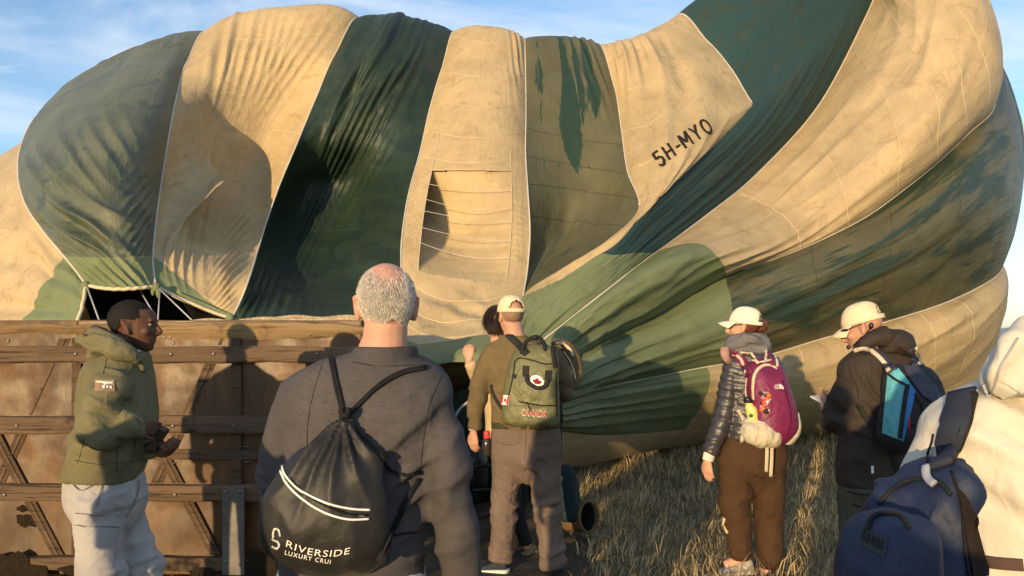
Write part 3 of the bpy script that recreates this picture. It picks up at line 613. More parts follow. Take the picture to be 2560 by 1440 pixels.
# ================================================================== THE BASKET, lying on its side with its floor towards us
b = NB('basket_ply')
c = b.mix(b.ramp(b.noise(3, 7, .7, sc=(1, 1, .35)), .3, .75), (.048, .020, .006), (.165, .074, .017))
c = b.mix(b.math('MULTIPLY', b.ramp(b.noise(22, 6, .7, sc=(2.2, 1, .22)), .46, .68), .85), c, (.085, .045, .018))
c = b.mix(b.ramp(b.noise(34, 5, .8, loc=(4, 0, 1)), .64, .72), c, (.04, .022, .011))
c = b.mix(b.math('MULTIPLY', b.ramp(b.noise(11, 6, .8, sc=(1.6, 1, .12), loc=(9, 0, 1)), .54, .66), .8), c, (.055, .028, .011))
c = b.mix(b.ramp(b.noise(5, 5, .6, loc=(2, 0, 7)), .62, .8), c, (.25, .13, .032))  # scattered golden patches, a sunlit highlight put into the ply colour
c = b.mix(b.math('MULTIPLY', b.ramp(b.noise(2.1, 6, .7, loc=(1, 0, 3)), .45, .7), .8), c, (.075, .042, .018))
b.set(c, b.ramp(b.noise(6, 4), .3, .7, .42, .7), .45); b.bump(b.noise(60, 5, .6, sc=(1, 1, .3)), .35, .004); MATS['ply'] = b.m
def wood(name, c0, c1, dark):
    b = NB(name); c = b.mix(b.ramp(b.noise(4, 6, .65, sc=(.25, 1, 2.5)), .3, .7), c0, c1)
    c = b.mix(b.ramp(b.noise(26, 6, .7, sc=(.08, 1, 1.8)), .5, .68), c, dark); c = b.mix(b.ramp(b.noise(2.2, 5, .7, loc=(7, 0, 2)), .55, .72), c, tuple(x*.6 for x in dark))
    b.set(c, .78, .25); b.bump(b.noise(34, 6, .7, sc=(.08, 1, 2.2)), .9, .012); return b.m
MATS['runner'] = wood('runner_wood', (.105, .064, .038), (.165, .105, .062), (.026, .016, .011))
MATS['brace'] = wood('brace_wood', (.080, .048, .027), (.115, .072, .040), (.030, .019, .012))
MATS['rim'] = wood('rawhide_rim', (.22, .14, .065), (.30, .20, .10), (.085, .052, .026))
b = NB('plate_metal'); c = b.mix(b.ramp(b.noise(9, 7, .75), .35, .7), (.10, .092, .085), (.17, .155, .14)); c = b.mix(b.ramp(b.noise(14, 5, .7, loc=(1, 5, 2)), .66, .72), c, (.05, .03, .02)); b.set(c, .55, .4, .35); b.bump(b.noise(90, 4), .3, .002); MATS['plate'] = b.m
MATS['bolt'] = plain('bolt_steel', (.20, .17, .14), .45, .5, .6)
MATS['rope'] = fabric('hemp_rope', (.40, .31, .19), .9, .1, .3, vs=40)
b = NB('mud'); b.set(b.mix(b.noise(30, 6), (.012, .009, .006), (.035, .025, .015)), .95, .1); b.bump(b.noise(40, 6), 1, .02); MATS['mud'] = b.m
b = NB('wicker'); wv = b.n('ShaderNodeTexBrick'); wv.inputs['Scale'].default_value = 30; wv.inputs['Color1'].default_value = (.30, .20, .10, 1); wv.inputs['Color2'].default_value = (.22, .14, .065, 1); wv.inputs['Mortar'].default_value = (.04, .025, .012, 1); b.l(b.pos(), wv.inputs['Vector']); b.set(wv.outputs['Color'], .8, .2); b.bump(wv.outputs['Fac'], -.6, .01); MATS['wicker'] = b.m
BD = 4.95; K = F/BD
BK = empty('balloon_basket', (-2.4, 5.4, 0)); tag(BK, 'big wooden balloon basket tipped on its side, plank floor and runners facing us', 'basket')
def bx(px): return (px - HX)/K
def bz(py): return CH - (py - HY)/K
XL, XR = -420, 905
# wicker body behind the floor
cz = (bz(800) + 0)/2; v_, f_ = box_vf(((bx(XL)+bx(XR))/2, BD + .66, cz), ((bx(XR)-bx(XL))/2, .56, cz - .02), bev=.08); mesh('wicker_body', v_, f_, MATS['wicker'], BK, False)
PCOLS = [XL, -190, 196, 594, XR]; PROWS = [800, 886, 1061, 1230, 1400, 1436]
for i in range(4):
    for j in range(5):
        x0, x1 = bx(PCOLS[i]) + .002, bx(PCOLS[i+1]) - .002; z1, z0 = bz(PROWS[j]) - .002, max(bz(PROWS[j+1]) + .002, .01)
        v_, f_ = box_vf(((x0+x1)/2, BD + .045 + .006*rnd.uniform(-1, 1), (z0+z1)/2), ((x1-x0)/2, .05, (z1-z0)/2), bev=.006); mesh('panel', v_, f_, MATS['ply'], BK, False)
def rough_bar(name, x0, x1, zc, hz, hy, yc, mat, seed, sag=.008, parent=None):
    n = 120; x = np.linspace(x0, x1, n); w = n2(x*1.6, x*0, seed, 4)*sag*2; V_ = []
    prof = [(-1, -.75), (-.8, -1), (.8, -1), (1, -.75), (1, 1), (-1, 1)]
    for i in range(n):
        ra = 1 + .10*n2(np.array([x[i]*5]), np.array([.3]), seed+3, 3)[0]
        for a, c in prof: V_.append((x[i], yc + c*hy + (.004*n2(np.array([x[i]*9+a]), np.array([c]), seed+7)[0]), zc + w[i] + a*hz*ra))
    m = len(prof); f = [(i*m+j, i*m+(j+1) % m, (i+1)*m+(j+1) % m, (i+1)*m+j) for i in range(n-1) for j in range(m)] + [tuple(range(m)), tuple((n-1)*m+j for j in range(m))]
    return mesh(name, V_, f, mat, parent or BK, False)
RUN = [(866, 906), (1040, 1082), (1210, 1250), (1388, 1420)]
for i, (a, c) in enumerate(RUN): rough_bar('runner', bx(XL), bx(XR - 12), (bz(a)+bz(c))/2, (bz(a)-bz(c))/2, .035, BD - .037, MATS['runner'], 10+i)
rough_bar('slat', bx(360), bx(690), (bz(1121)+bz(1149))/2, .034, .008, BD - .014, MATS['brace'], 31, .002)
# verticals between the runners
for px in (196, 594, -190):
    for (a, c) in ((908, 1038), (1084, 1208), (1252, 1386), (845, 864)):
        v_, f_ = box_vf((bx(px), BD - .016, (bz(a)+bz(c))/2), (.031, .010, (bz(a)-bz(c))/2), bev=.004); mesh('upright', v_, f_, MATS['brace'], BK, False)
def slant(x0, y0, x1, y1, dd):
    # diagonal strip cut by the runners into separate lengths
    for (a, c) in ((846, 863), (909, 1037), (1085, 1207), (1253, 1385)):
        lo, hi = max(a, min(y0, y1)), min(c, max(y0, y1))
        if hi - lo < 12: continue
        f = lambda y: x0 + (x1-x0)*(y-y0)/(y1-y0)
        A, B = Vector((bx(f(lo)), BD + dd, bz(lo))), Vector((bx(f(hi)), BD + dd, bz(hi))); t_ = (B-A).normalized(); w_ = .033
        nrm = Vector((t_.z, 0, -t_.x))*w_; hz_ = Vector((w_/max(abs(t_.z), .2), 0, 0))
        front = [A-hz_, A+hz_, B+hz_, B-hz_]; back = [p + Vector((0, .012, 0)) for p in front]
        o = mesh('brace', front + back, [(0,1,2,3), (7,6,5,4), (0,4,5,1), (1,5,6,2), (2,6,7,3), (3,7,4,0)], MATS['brace'], BK, False)
        cs = (A*.5 + B*.5) + Vector((0, -.004, 0)); g_ = [A-hz_*.25, A+hz_*.25, B+hz_*.25, B-hz_*.25]; g_ = [p + Vector((0, -.006, 0)) for p in g_]
        mesh('groove_strip', g_ + [p + Vector((0, .005, 0)) for p in g_], [(0,1,2,3), (7,6,5,4), (0,4,5,1), (1,5,6,2), (2,6,7,3), (3,7,4,0)], MATS['runner'], o, False)
for k_ in (-392, 0, 392):
    slant(165+k_, 845, 0+k_, 1207, -.010); slant(-8+k_, 1083, 150+k_, 1386, -.024)
# steel plate, bolts, staples
v_, f_ = box_vf((bx(595), BD - .082, (bz(1212)+bz(1428))/2), (.070, .005, (bz(1212)-bz(1428))/2), bev=.003); pl = mesh('steel_plate', v_, f_, MATS['plate'], BK, False)
def disc(name, c, r, mat, parent, h=.006):
    v_, f_ = ell_vf(c, (r, h, r), n=12, m=6); return mesh(name, v_, f_, mat, parent)
for px, py in ((578, 1222), (612, 1222), (578, 1395), (612, 1400)): disc('screw', Vector((bx(px), BD-.089, bz(py))), .012, MATS['bolt'], pl)
for px, py in [(x+dx_, 884) for x in (10, 205, 440, 545, 800) for dx_ in (0,)] + [(x, 1061) for x in (60, 300, 445, 595, 720)] + [(x, 1231) for x in (30, 250, 450)] + [(435, 858), (412, 844), (426, 844), (23, 852)]:
    disc('bolt', Vector((bx(px), BD - (.076 if py in (884, 1061, 1231) else .010), bz(py))), .011, MATS['bolt'], BK)
for px, py in ((618, 838), (772, 838), (620, 1115), (620, 1153), (432, 1118), (432, 1156), (800, 1115), (800, 1153)):
    tube('staple', [Vector((bx(px-10), BD-.008, bz(py))), Vector((bx(px-9), BD-.02, bz(py))), Vector((bx(px+9), BD-.02, bz(py))), Vector((bx(px+10), BD-.008, bz(py)))], .004, MATS['bolt'], BK, 6)
# rawhide rolled over the top edge, patchy lower edge
n = 160; x = np.linspace(bx(XL), bx(XR+20), n); V_ = []
low = 846 - 10*np.abs(n2(x*1.3, x*0, 41, 3))*2 + 7*np.sin(x*2.6); topy = 812 - 9*np.clip((x - bx(150))/(bx(500)-bx(150)), 0, 1) + 9*n2(x*3, x*0, 44, 4)
rr = np.clip((bx(XR+20) - x)/.22, 0, 1)**.5
prof = [(0, -.012), (.3, -.03), (.75, -.045), (1.0, -.02), (1.06, .06), (1.0, .2), (.9, .3)]
for i in range(n):
    z0, z1 = bz(low[i]), bz(topy[i])*rr[i] + (1-rr[i])*(bz(low[i])+.02)
    for a, c in prof: V_.append((x[i], BD + c + .012*n2(np.array([x[i]*7]), np.array([a*3]), 47, 3)[0], z0 + (z1-z0)*a))
m = len(prof); mesh('rawhide_rim', V_, [(i*m+j, i*m+j+1, (i+1)*m+j+1, (i+1)*m+j) for i in range(n-1) for j in range(m-1)], MATS['rim'], BK)
tube('black_hose', path([Vector((bx(-400), BD+.1, bz(838))), Vector((bx(0), BD+.09, bz(822))), Vector((bx(90), BD+.08, bz(812))), Vector((bx(260), BD+.1, bz(803))), Vector((bx(420), BD+.25, bz(806)))], 50), .014, plain('black_rubber', (.012, .012, .012), .5), BK, 8)
def rope(pix, d, r=.014):
    p_ = path([P(a, c, d) for a, c in pix], 90); t_, u_, w_ = frames(p_); ang = np.linspace(0, 60*len(pix)/4, 90)
    st = [tube_vf(p_ + (u_*np.cos(ang+k*2.09)[:, None] + w_*np.sin(ang+k*2.09)[:, None])*r*.5, r*.55, 6) for k in range(3)]
    v_, f_ = joinvf(st); return mesh('rope', v_, f_, MATS['rope'], BK)
rope([(600, 803), (660, 797), (720, 800), (790, 801), (850, 797), (905, 800)], BD+.06, .016); rope([(690, 797), (740, 792), (800, 797), (870, 792), (930, 800)], BD+.12, .015); rope([(470, 806), (520, 800), (565, 803)], BD+.08, .013)
for cx_, cy_, w_ in ((70, 1300, .10), (60, 1270, .05), (30, 1420, .3), (260, 1425, .25), (520, 1425, .12), (690, 1420, .3)):
    v_ = []; k_ = 26
    for i in range(k_):
        a = 2*math.pi*i/k_; r_ = w_*(.6+.5*abs(math.sin(3*a+cx_))*rnd.random()); v_.append((bx(cx_)+math.cos(a)*r_, BD-.0165 if cy_ < 1400 else BD-.078, max(bz(cy_)+math.sin(a)*r_*.55, .01)))
    c_ = (bx(cx_), v_[0][1]-.012, bz(cy_)); mesh('mud_stain', v_+[c_], [(i, (i+1) % k_, k_) for i in range(k_)], MATS['mud'], BK)
# ================================================================== PEOPLE: shared builders
def basis(fwd, up=(0, 0, 1)):
    f = Vector(fwd).normalized(); u = Vector(up); r = f.cross(u).normalized(); u = r.cross(f).normalized()
    return np.array([tuple(r), tuple(f), tuple(u)]).T            # columns: right, forward, up
def tf(vf, R, C, s=1.0):
    v, f = vf; return (np.asarray(v)*s) @ R.T + np.asarray(tuple(C)), f
EX, EYv, EZ = Vector((1, 0, 0)), Vector((0, 1, 0)), Vector((0, 0, 1))
def head_vf(C, fwd, up=(0, 0, 1), s=1.0):
    R = basis(fwd, up); q = []
    q.append(ell_vf((0, -.012, .030), (.075, .096, .086), n=24, m=16))
    q.append(loft_vf([((0, cy, z), (rx, 0, 0), (0, ry, 0)) for z, cy, rx, ry in ((.08, .004, .060, .080), (.05, .011, .069, .088), (.018, .015, .069, .081), (-.018, .021, .067, .077), (-.052, .029, .059, .070), (-.082, .039, .047, .056), (-.106, .050, .031, .038), (-.117, .053, .015, .020))], 24))
    q.append(limb_vf([(0, .094, .024), (0, .106, .0), (0, .119, -.022), (0, .100, -.036)], [.008, .010, .013, .011], 10, 4))
    for sg in (-1, 1):
        q.append(ell_vf((sg*.013, .102, -.029), (.009, .010, .008))); q.append(ell_vf((sg*.030, .087, .030), (.026, .013, .009)))
        q.append(ell_vf((sg*.040, .066, -.022), (.024, .024, .020)))
        a = math.radians(20)*sg; Rz = np.array([[math.cos(a), -math.sin(a), 0], [math.sin(a), math.cos(a), 0], [0, 0, 1]])
        q.append(ell_vf((sg*.074, -.006, -.006), (.011, .017, .029), Rz)); t = np.linspace(-.3, 4.4, 14)
        q.append(tube_vf([(sg*(.083 + .004*math.sin(x)), -.010 - .017*math.cos(x - 1.2), -.004 + .029*math.sin(x + .35)) for x in t], .0058, 8))
        q.append(ell_vf((sg*.076, .002, -.034), (.007, .009, .011)))
    q.append(ell_vf((0, .093, -.057), (.022, .011, .006))); q.append(ell_vf((0, .091, -.068), (.019, .011, .0075))); q.append(ell_vf((0, .078, -.098), (.020, .016, .014)))
    return [tf(x, R, C, s) for x in q], R
def hand_vf(wrist, along, palm, curl=.35, s=1.0, thumb=1, spread=1.0, tcurl=.5):
    """thumb=+1: thumb on the (along x palm) side; fingers bend towards palm"""
    y = Vector(along).normalized(); z = Vector(palm); z = (z - y*z.dot(y)).normalized(); x = y.cross(z)*thumb
    R = np.array([tuple(x), tuple(y), tuple(z)]).T; q = []
    q.append(loft_vf([((0, yy, 0), (rx, 0, 0), (0, 0, rz)) for yy, rx, rz in ((-.02, .026, .019), (.01, .028, .018), (.045, .037, .016), (.075, .040, .014), (.092, .036, .010))], 16))
    for fx, fy, L, cu in ((.029, .083, .073, .9), (.0100, .090, .081, 1.0), (-.0100, .087, .075, 1.08), (-.0285, .078, .060, 1.15)):
        p = np.array([fx*spread, fy - .015, 0.]); a = .1; pts = [p.copy()]
        for k, seg in enumerate((.015 + L*.45, L*.32, L*.26)):
            a2 = a + curl*cu*(.55 if k == 0 else 1.0)*1.0; a = a2; p = p + seg*np.array([fx*.12, math.cos(a), math.sin(a)]); pts.append(p.copy())
        q.append(limb_vf(pts, [.0098, .0092, .0084, .0068], 10, 4)); q.append(ell_vf(pts[-1], (.0068, .0068, .0068), n=8, m=6))
    p = np.array([.022, .022, .006]); pts = [p.copy()]; a = .65
    for k, seg in enumerate((.040, .032, .026)):
        p = p + seg*np.array([math.sin(a)*.9, math.cos(a), .18 + tcurl*.3*k]); a -= .25 + tcurl*.25; pts.append(p.copy())
    q.append(limb_vf(pts, [.015, .0115, .010, .0078], 10, 4)); q.append(ell_vf(pts[-1], (.0078, .0078, .0078), n=8, m=6))
    return [tf(v, R, wrist, s) for v in q]
def skin(name, col, red=(.45, .16, .10), rough=.55):
    b = NB(name); c = b.mix(b.ramp(b.noise(14, 5, .6), .35, .7), tuple(x*.9 for x in col), tuple(min(1, x*1.08) for x in col)); c = b.mix(b.math('MULTIPLY', b.ramp(b.noise(24, 4, .6, loc=(3, 3, 3)), .5, .75), .35), c, red)
    b.set(c, rough, .35); b.b.inputs['Subsurface Weight'].default_value = .12; b.b.inputs['Subsurface Radius'].default_value = (.012, .004, .002); b.b.inputs['Subsurface Scale'].default_value = .5
    b.bump(b.noise(260, 3), .12, .002); return b.m
MATS['skin_fair'] = skin('skin_fair', (.55, .30, .21)); MATS['skin_tan'] = skin('skin_tan', (.48, .26, .18)); MATS['skin_dark'] = skin('skin_dark', (.105, .046, .026), (.14, .055, .028), .58)
def cloth(me, amp=.006, f=9., seed=1, joints=(), aniso=(1, 1, .45), fine=.0015):
    v = verts_of(me); n = normals_of(me)
    q = v*np.array(aniso)*f; w = fbm(q + .35*np.stack([noise3(q*.6, seed+1)]*3, -1), 3, seed)
    d = amp*((1-np.abs(w)*2.6).clip(-.3, 1)**1 - .45)
    d += fine*fbm(v*34, 3, seed+7)
    for (c, rad, ax, k, a) in joints:
        c = np.array(tuple(c)); ax = np.array(tuple(ax)); ax = ax/np.linalg.norm(ax); r = v - c
        e = np.exp(-((r**2).sum(1))/rad**2); b1 = np.cross(ax, [.3, .9, .2]); b1 /= np.linalg.norm(b1); b2 = np.cross(ax, b1)
        q = np.stack([(r@ax)*k + .5*noise3(v*6, seed+4), (r@b1)*k*.30 + 7.3, (r@b2)*k*.30], -1)
        w = noise3(q, seed+3) + .35*noise3(q*2.1, seed+5)
        d += 2.1*a*e*((1-np.abs(w)*2.4).clip(-.5, 1) - .1)
    setverts(me, v + n*d[:, None]); return me
class Person:
    def __init__(s, label, d, sk):
        s.d = d; s.label = label; s.sk = sk; s.body = []; s.o = None
    def p(s, px, py, dd=0.0): return P(px, py, s.d + dd)
    def px(s, n): return n/F*s.d
    def build(s, voxel=.0058, smooth=3):
        me = remesh('person', s.body, voxel, smooth, .5); s.o = link('person', me, MATS[s.sk]); tag(s.o, s.label, 'person'); s.faces = s.o; return s.o
    def garment(s, name, parts, mat, voxel=.01, smooth=6, parent=None, **kw):
        me = remesh(name, parts, voxel, smooth, .5)
        if kw: cloth(me, **kw)
        return link(name, me, mat, parent or s.o)
    def secs(s, rows, n=32, e=.85, yaw=0.0, sub=4):
        """rows: (py, cx, half width in px, half depth in m, depth offset in m)"""
        c, sn = math.cos(yaw), math.sin(yaw); L = []
        for r in rows:
            py, cx, hw, hd = r[:4]; dd = r[4] if len(r) > 4 else 0
            w = s.px(hw); L.append((s.p(cx, py, dd), Vector((w*c, w*sn, 0)), Vector((-sn*hd, c*hd, 0))))
        return loft_vf(L, n, e, sub)
def shoe_vf(heel, toe, w=.045, h=.075):
    h0 = Vector(heel); t = Vector(toe); y = (t-h0); L = y.length; y = y.normalized(); up = EZ - y*y.dot(EZ); up.normalize(); x = y.cross(up)
    S_ = []
    for k, ww, hh, up_ in ((-.06, .55, .75, .9), (.02, .80, 1.0, 1.05), (.30, .82, .95, 1.0), (.55, .95, .62, .66), (.80, 1.02, .46, .48), (.97, .75, .34, .36), (1.03, .35, .22, .3)):
        S_.append((h0 + y*(L*k) + up*(h*up_*.5), x*(w*ww), up*(h*hh*.5)))
    return loft_vf(S_, 20, .8)
def sole_vf(heel, toe, w=.047, t=.022):
    h0 = Vector(heel); tt = Vector(toe); y = (tt-h0); L = y.length; y = y.normalized(); up = EZ - y*y.dot(EZ); up.normalize(); x = y.cross(up)
    return loft_vf([(h0 + y*(L*k) + up*(t*.5), x*(w*ww), up*(t*.55)) for k, ww in ((-.08, .55), (0, .85), (.3, .85), (.6, 1.0), (.85, 1.0), (1.03, .5))], 20, .6)
def cap_parts(C, R, s=1.0, brim=.075, drop=.0, hole=True):
    """crown dome with a rear opening, brim, strap; local frame right, forward, up about the head centre"""
    v = []; n, m = 48, 14
    for i in range(m+1):
        a = (math.pi/2)*(1 - i/m)                                     # from the rim to the top
        for j in range(n):
            t = 2*math.pi*j/n; e = 1.0
            x = .088*math.sin(t); y = .106*math.cos(t); k = math.cos(math.pi/2 - a)
            r = math.cos(math.pi/2*min(i/m, .999))**.72; z = .028 + .092*(i/m)**1.0*(1.0) if i else .012
            pan = 1 + .012*abs(math.sin(3*t))*(1-(i/m)**2)
            v.append((x*r*pan, -.008 + y*r*pan, (.010 + .112*math.sin(math.pi/2*(i/m))) ))
    f = []
    for i in range(m):
        for j in range(n):
            jc = (j+.5)/n*2*math.pi; back = abs(((jc - math.pi + math.pi) % (2*math.pi)) - math.pi)
            if hole and back < .62 and ((back/.62)**2 + ((i+.5-1.0)/5.6)**2) < 1 and i >= 2: continue
            f.append((i*n+j, i*n+(j+1) % n, (i+1)*n+(j+1) % n, (i+1)*n+j))
    crown = (v, f); b = []; fb = []; k = 20; rows = 6
    for side in (0, 1):
        for i in range(rows+1):
            for j in range(k+1):
                t = -1.12 + 2.24*j/k; q = i/rows; ext = brim*math.cos(t*.86)**.8
                b.append((.089*math.sin(t)*(1+.06*q), -.008 + .106*math.cos(t) + ext*q, .016 - .010*q - .030*q*(math.sin(t)**2) - drop*q*q - .004*side))
    W_ = k+1; H_ = (rows+1)*W_
    for i in range(rows):
        for j in range(k):
            a0 = i*W_+j; fb.append((a0, a0+1, a0+W_+1, a0+W_)); fb.append((H_+a0, H_+a0+W_, H_+a0+W_+1, H_+a0+1))
    for j in range(k): a0 = rows*W_+j; fb.append((a0, a0+1, H_+a0+1, H_+a0))
    return tf(crown, R, C, s), tf((b, fb), R, C, s)
def solidify(o, t):
    m = o.modifiers.new('thickness', 'SOLIDIFY'); m.thickness = t; m.offset = -1; return o
def hair_shell(C, R, s, keepfn, grow=.006, n=48, m=30, amp=.003, seed=5, f=60):
    v, fc = ell_vf((0, -.013, .029), (.075+grow, .096+grow, .087+grow), n=n, m=m); v = np.asarray(v)
    cen = np.array([v[list(q)].mean(0) for q in fc]); fc = [q for q, c in zip(fc, cen) if keepfn(*c)]
    v = v*(1 + (amp/.09)*fbm(v*f, 3, seed)[:, None]); return tf((v, fc), R, C, s)
def strands(C, R, s, keepfn, count, length, seed=3, grow=.005, droop=(0, -.4, -.6), w=.0009, nw=.8):
    r = np.random.default_rng(seed); V, Fc = [], []; k = 0
    while k < count:
        t = r.normal(size=3); t /= np.linalg.norm(t); p = np.array([0, -.013, .029]) + t*np.array([.075+grow, .096+grow, .087+grow])
        if not keepfn(*p): continue
        nrm = t/np.array([.075, .096, .087]); nrm /= np.linalg.norm(nrm); d = nrm*nw + np.array(droop) + r.normal(size=3)*.22*(nw+.3); d /= np.linalg.norm(d)
        sd = np.cross(d, r.normal(size=3)); sd /= np.linalg.norm(sd); L = length*r.uniform(.6, 1.2); b_ = len(V)
        V += [p - sd*w, p + sd*w, p + d*L]; Fc.append((b_, b_+1, b_+2)); k += 1
    return tf((np.array(V), Fc), R, C, s)
def eyes(pr, C, R, s=1.0):
    for sg in (-1, 1):
        v, f = ell_vf((sg*.031, .0790, .010), (.0130, .0125, .0075)); e = mesh('eye', *tf((v, f), R, C, s), MATS['eye_white'], pr)
        v, f = ell_vf((sg*.031, .0890, .010), (.0058, .0035, .0055)); mesh('iris', *tf((v, f), R, C, s), MATS['black_cloth'], e)
MATS['eye_white'] = plain('eye_white', (.30, .26, .23), .4)
# ================================================================== the grey-haired man with the drawstring bag, nearest in the middle
MATS['om_jacket'] = fabric('heather_grey_knit', (.074, .066, .067), .85, .18, .18, vs=5, weave=420, bump=.5, stretch=(1, 1, 6), fold=.2, fs=9)
MATS['cream'] = fabric('cream_cotton', (.62, .56, .47), .85, .2)
MATS['hair_grey'] = fabric('grey_scalp_hair', (.40, .33, .27), .7, .2, .3, vs=150)
MATS['hair_white'] = fabric('white_hair', (.72, .66, .58), .6, .3, .15, vs=60)
b = NB('black_nylon'); b.set(b.mix(b.noise(6, 4), (.011, .010, .010), (.020, .018, .017)), .55, .4); pv = b.bump(b.noise(9, 3, .5, dist=.5), .35, .02); b.bump(b.noise(500, 2), .2, .001, pv); MATS['nylon'] = b.m
MATS['black_cord'] = fabric('black_cord', (.012, .012, .013), .8, .2)
MATS['white_print'] = plain('white_print', (.78, .75, .70), .6, .2)
A = Person('grey-haired balding man seen from behind in a dark grey zip top', 2.05, 'skin_fair')
C = A.p(966, 765, .0); HR = None
hp, HR = head_vf(C, (-.16, 1, -.06), s=.97); A.body += hp
A.body.append(limb_vf([A.p(966, 800, -.02), A.p(962, 850, -.01), A.p(952, 910, 0)], [.056, .060, .076]))
A.body.append(A.secs([(890, 950, 60, .05), (950, 918, 160, .08), (1100, 905, 150, .09), (1300, 885, 145, .09), (1500, 880, 150, .095), (1640, 880, 155, .10)]))
GZ = lambda d: HY + CH*F/d
def leg_core(pr, hip, knee, ank, r=(.075, .052, .038)):
    pr.body.append(limb_vf([hip, knee, ank], r)); pr.body.append(limb_vf([ank, ank + Vector((0, .10, -.055))], [.035, .03]))
for sx_ in (-80, 80): leg_core(A, A.p(880+sx_, 1600), A.p(885+sx_, 1960), A.p(885+sx_, GZ(2.05)-75))
shL, elL, wrL = A.p(742, 985), A.p(705, 1225, .03), A.p(735, 1420, .20); shR, elR, wrR = A.p(1080, 1010), A.p(1126, 1260, -.01), A.p(1166, 1500, .06)
A.body += [limb_vf([shL, elL, wrL], [.045, .036, .027]), limb_vf([shR, elR, wrR], [.045, .036, .027])]
A.body += hand_vf(wrL + (wrL-elL).normalized()*.02, wrL-elL, (1, .2, 0), .4, 1, 1) + hand_vf(wrR + (wrR-elR).normalized()*.02, (wrR-elR), (-1, .2, 0), .4, 1, -1)
A.build(.0055, 3)
# bald crown with a ring of cropped white hair
def kp(x, y, z):
    bald = ((x-.006)/.052)**2 + ((y+.048)/.066)**2 + .25*noise3(np.array([x,y,z])*60,2) < 1 and z > .045
    low = z > -.045 + .30*max(0, y+.01) + .012*math.sin(x*90) if y < .03 else False
    ear = abs(x) > .066 and -.03 < y and z < .03
    return low and not bald and not ear
def baldness(x, y, z): return math.sqrt(((x-.006)/.058)**2 + ((y+.050)/.070)**2) if z > .03 else 2.0
base_kp = lambda x, y, z: (z > -.045 + .30*max(0, y+.01) + .012*math.sin(x*90) if y < .03 else False) and not (abs(x) > .066 and -.03 < y and z < .03)
hair = mesh('hair', *hair_shell(C, HR, .97, lambda x, y, z: base_kp(x, y, z) and baldness(x, y, z) > 1.12 + .12*math.sin(x*140+y*90) and z > -.03, .0005), MATS['hair_grey'], A.o)
rh = random.Random(4); kp = lambda x, y, z: base_kp(x, y, z) and rh.random() < min(1, max(0.02, (baldness(x, y, z)-.62)/.55))
mesh('hair_strands', *strands(C, HR, .97, kp, 22000, .015, 3, -.001, (0, -.30, -.75), .0008, .38), MATS['hair_white'], hair)
jk = A.garment('zip_top', [A.secs([(866, 960, 66, .070), (880, 957, 72, .072), (893, 949, 112, .078), (913, 938, 160, .090), (950, 920, 205, .105), (1000, 913, 220, .12), (1100, 905, 203, .128), (1200, 893, 190, .122), (1300, 886, 182, .125), (1380, 882, 178, .128), (1460, 880, 180, .128)], 40),
    limb_vf([shL + Vector((.03, 0, .01)), shL.lerp(elL, .5), elL, wrL], [.074, .070, .062, .050]), limb_vf([shR + Vector((-.03, 0, .02)), shR.lerp(elR, .5), elR, wrR], [.074, .070, .062, .052])], MATS['om_jacket'], .0085, 8,
    amp=.008, f=6, seed=4, joints=[(elL, .11, elL-shL, 16, .007), (elR, .13, elR-shR, 14, .007), (A.p(800, 1120, -.12), .12, (1, 0, 1.3), 14, .006), (A.p(1050, 1130, -.1), .14, (1, 0, -1.6), 15, .008), (A.p(1050, 1230, -.1), .12, (.6, 0, -1), 18, .008), (A.p(960, 1350, -.12), .16, (0, 0, 1), 14, .004)], fine=.001)
tj = bvh(jk)
A.garment('collar', [A.secs([(918, 948, 118, .092), (900, 955, 95, .090), (882, 962, 82, .088), (866, 967, 77, .086)], 36, .95)], MATS['om_jacket'], .007, 4, jk, amp=.002, f=14, seed=8)
cord('hem_seam', tj, [(905, 1330), (960, 1338), (1040, 1330)], .003, MATS['black_cord'], jk)
for pix in ([(808, 905), (790, 960), (772, 1040), (768, 1120), (775, 1200)], [(1105, 940), (1078, 1000), (1062, 1080), (1052, 1160)], [(880, 905), (950, 915), (1040, 912)]): cord('seam', tj, pix, .0011, MATS['black_cord'], jk, off=.0)
A.garment('trousers', [A.secs([(1415, 880, 186, .135), (1480, 880, 184, .14), (1600, 880, 180, .14)], 36)] + [limb_vf([A.p(880+k, 1580), A.p(886+k*1.1, 1960), A.p(886+k*1.1, GZ(2.05)-50)], [.105, .085, .075]) for k in (-85, 85)], MATS['cream'], .012, 5, amp=.004, f=9, seed=6)
for k in (-88, 88):
    h_ = A.p(885+k, GZ(2.05)-3, -.06); mesh('shoe', *joinvf([shoe_vf(h_, h_ + Vector((0, .25, 0)))]), MATS['cream'], A.o)
# drawstring bag
bg_rows = [(1036, 862, 9, .010, -.140), (1052, 862, 20, .018, -.142), (1085, 856, 48, .030, -.148), (1130, 838, 94, .045, -.158), (1180, 824, 122, .056, -.166), (1250, 814, 137, .064, -.170), (1320, 811, 143, .066, -.170), (1380, 816, 134, .058, -.166), (1412, 826, 110, .044, -.158), (1432, 838, 70, .026, -.150)]
BAG = None
me = remesh('drawstring_bag', [A.secs(bg_rows, 48, .9)], .006, 6, .5)
v = verts_of(me); nn = normals_of(me); kn = np.array(tuple(A.p(862, 1036, -.14))); r_ = v - kn; dist = np.linalg.norm(r_, axis=1); ang = np.arctan2(r_[:, 0], -r_[:, 2])
dsp = .014*np.exp(-(dist/.20)**2)*np.clip(dist/.05, 0, 1)*(1 - np.abs(np.sin(ang*9 + 1.4*noise3(v*9, 3)))*1.7) + .010*(1-np.abs(fbm(v*np.array([9, 9, 5]), 3, 5))*3).clip(-.5, 1)*np.clip(dist/.15-.4, 0, 1)*.7 + .002*fbm(v*30, 3, 8)
setverts(me, v + nn*dsp[:, None])
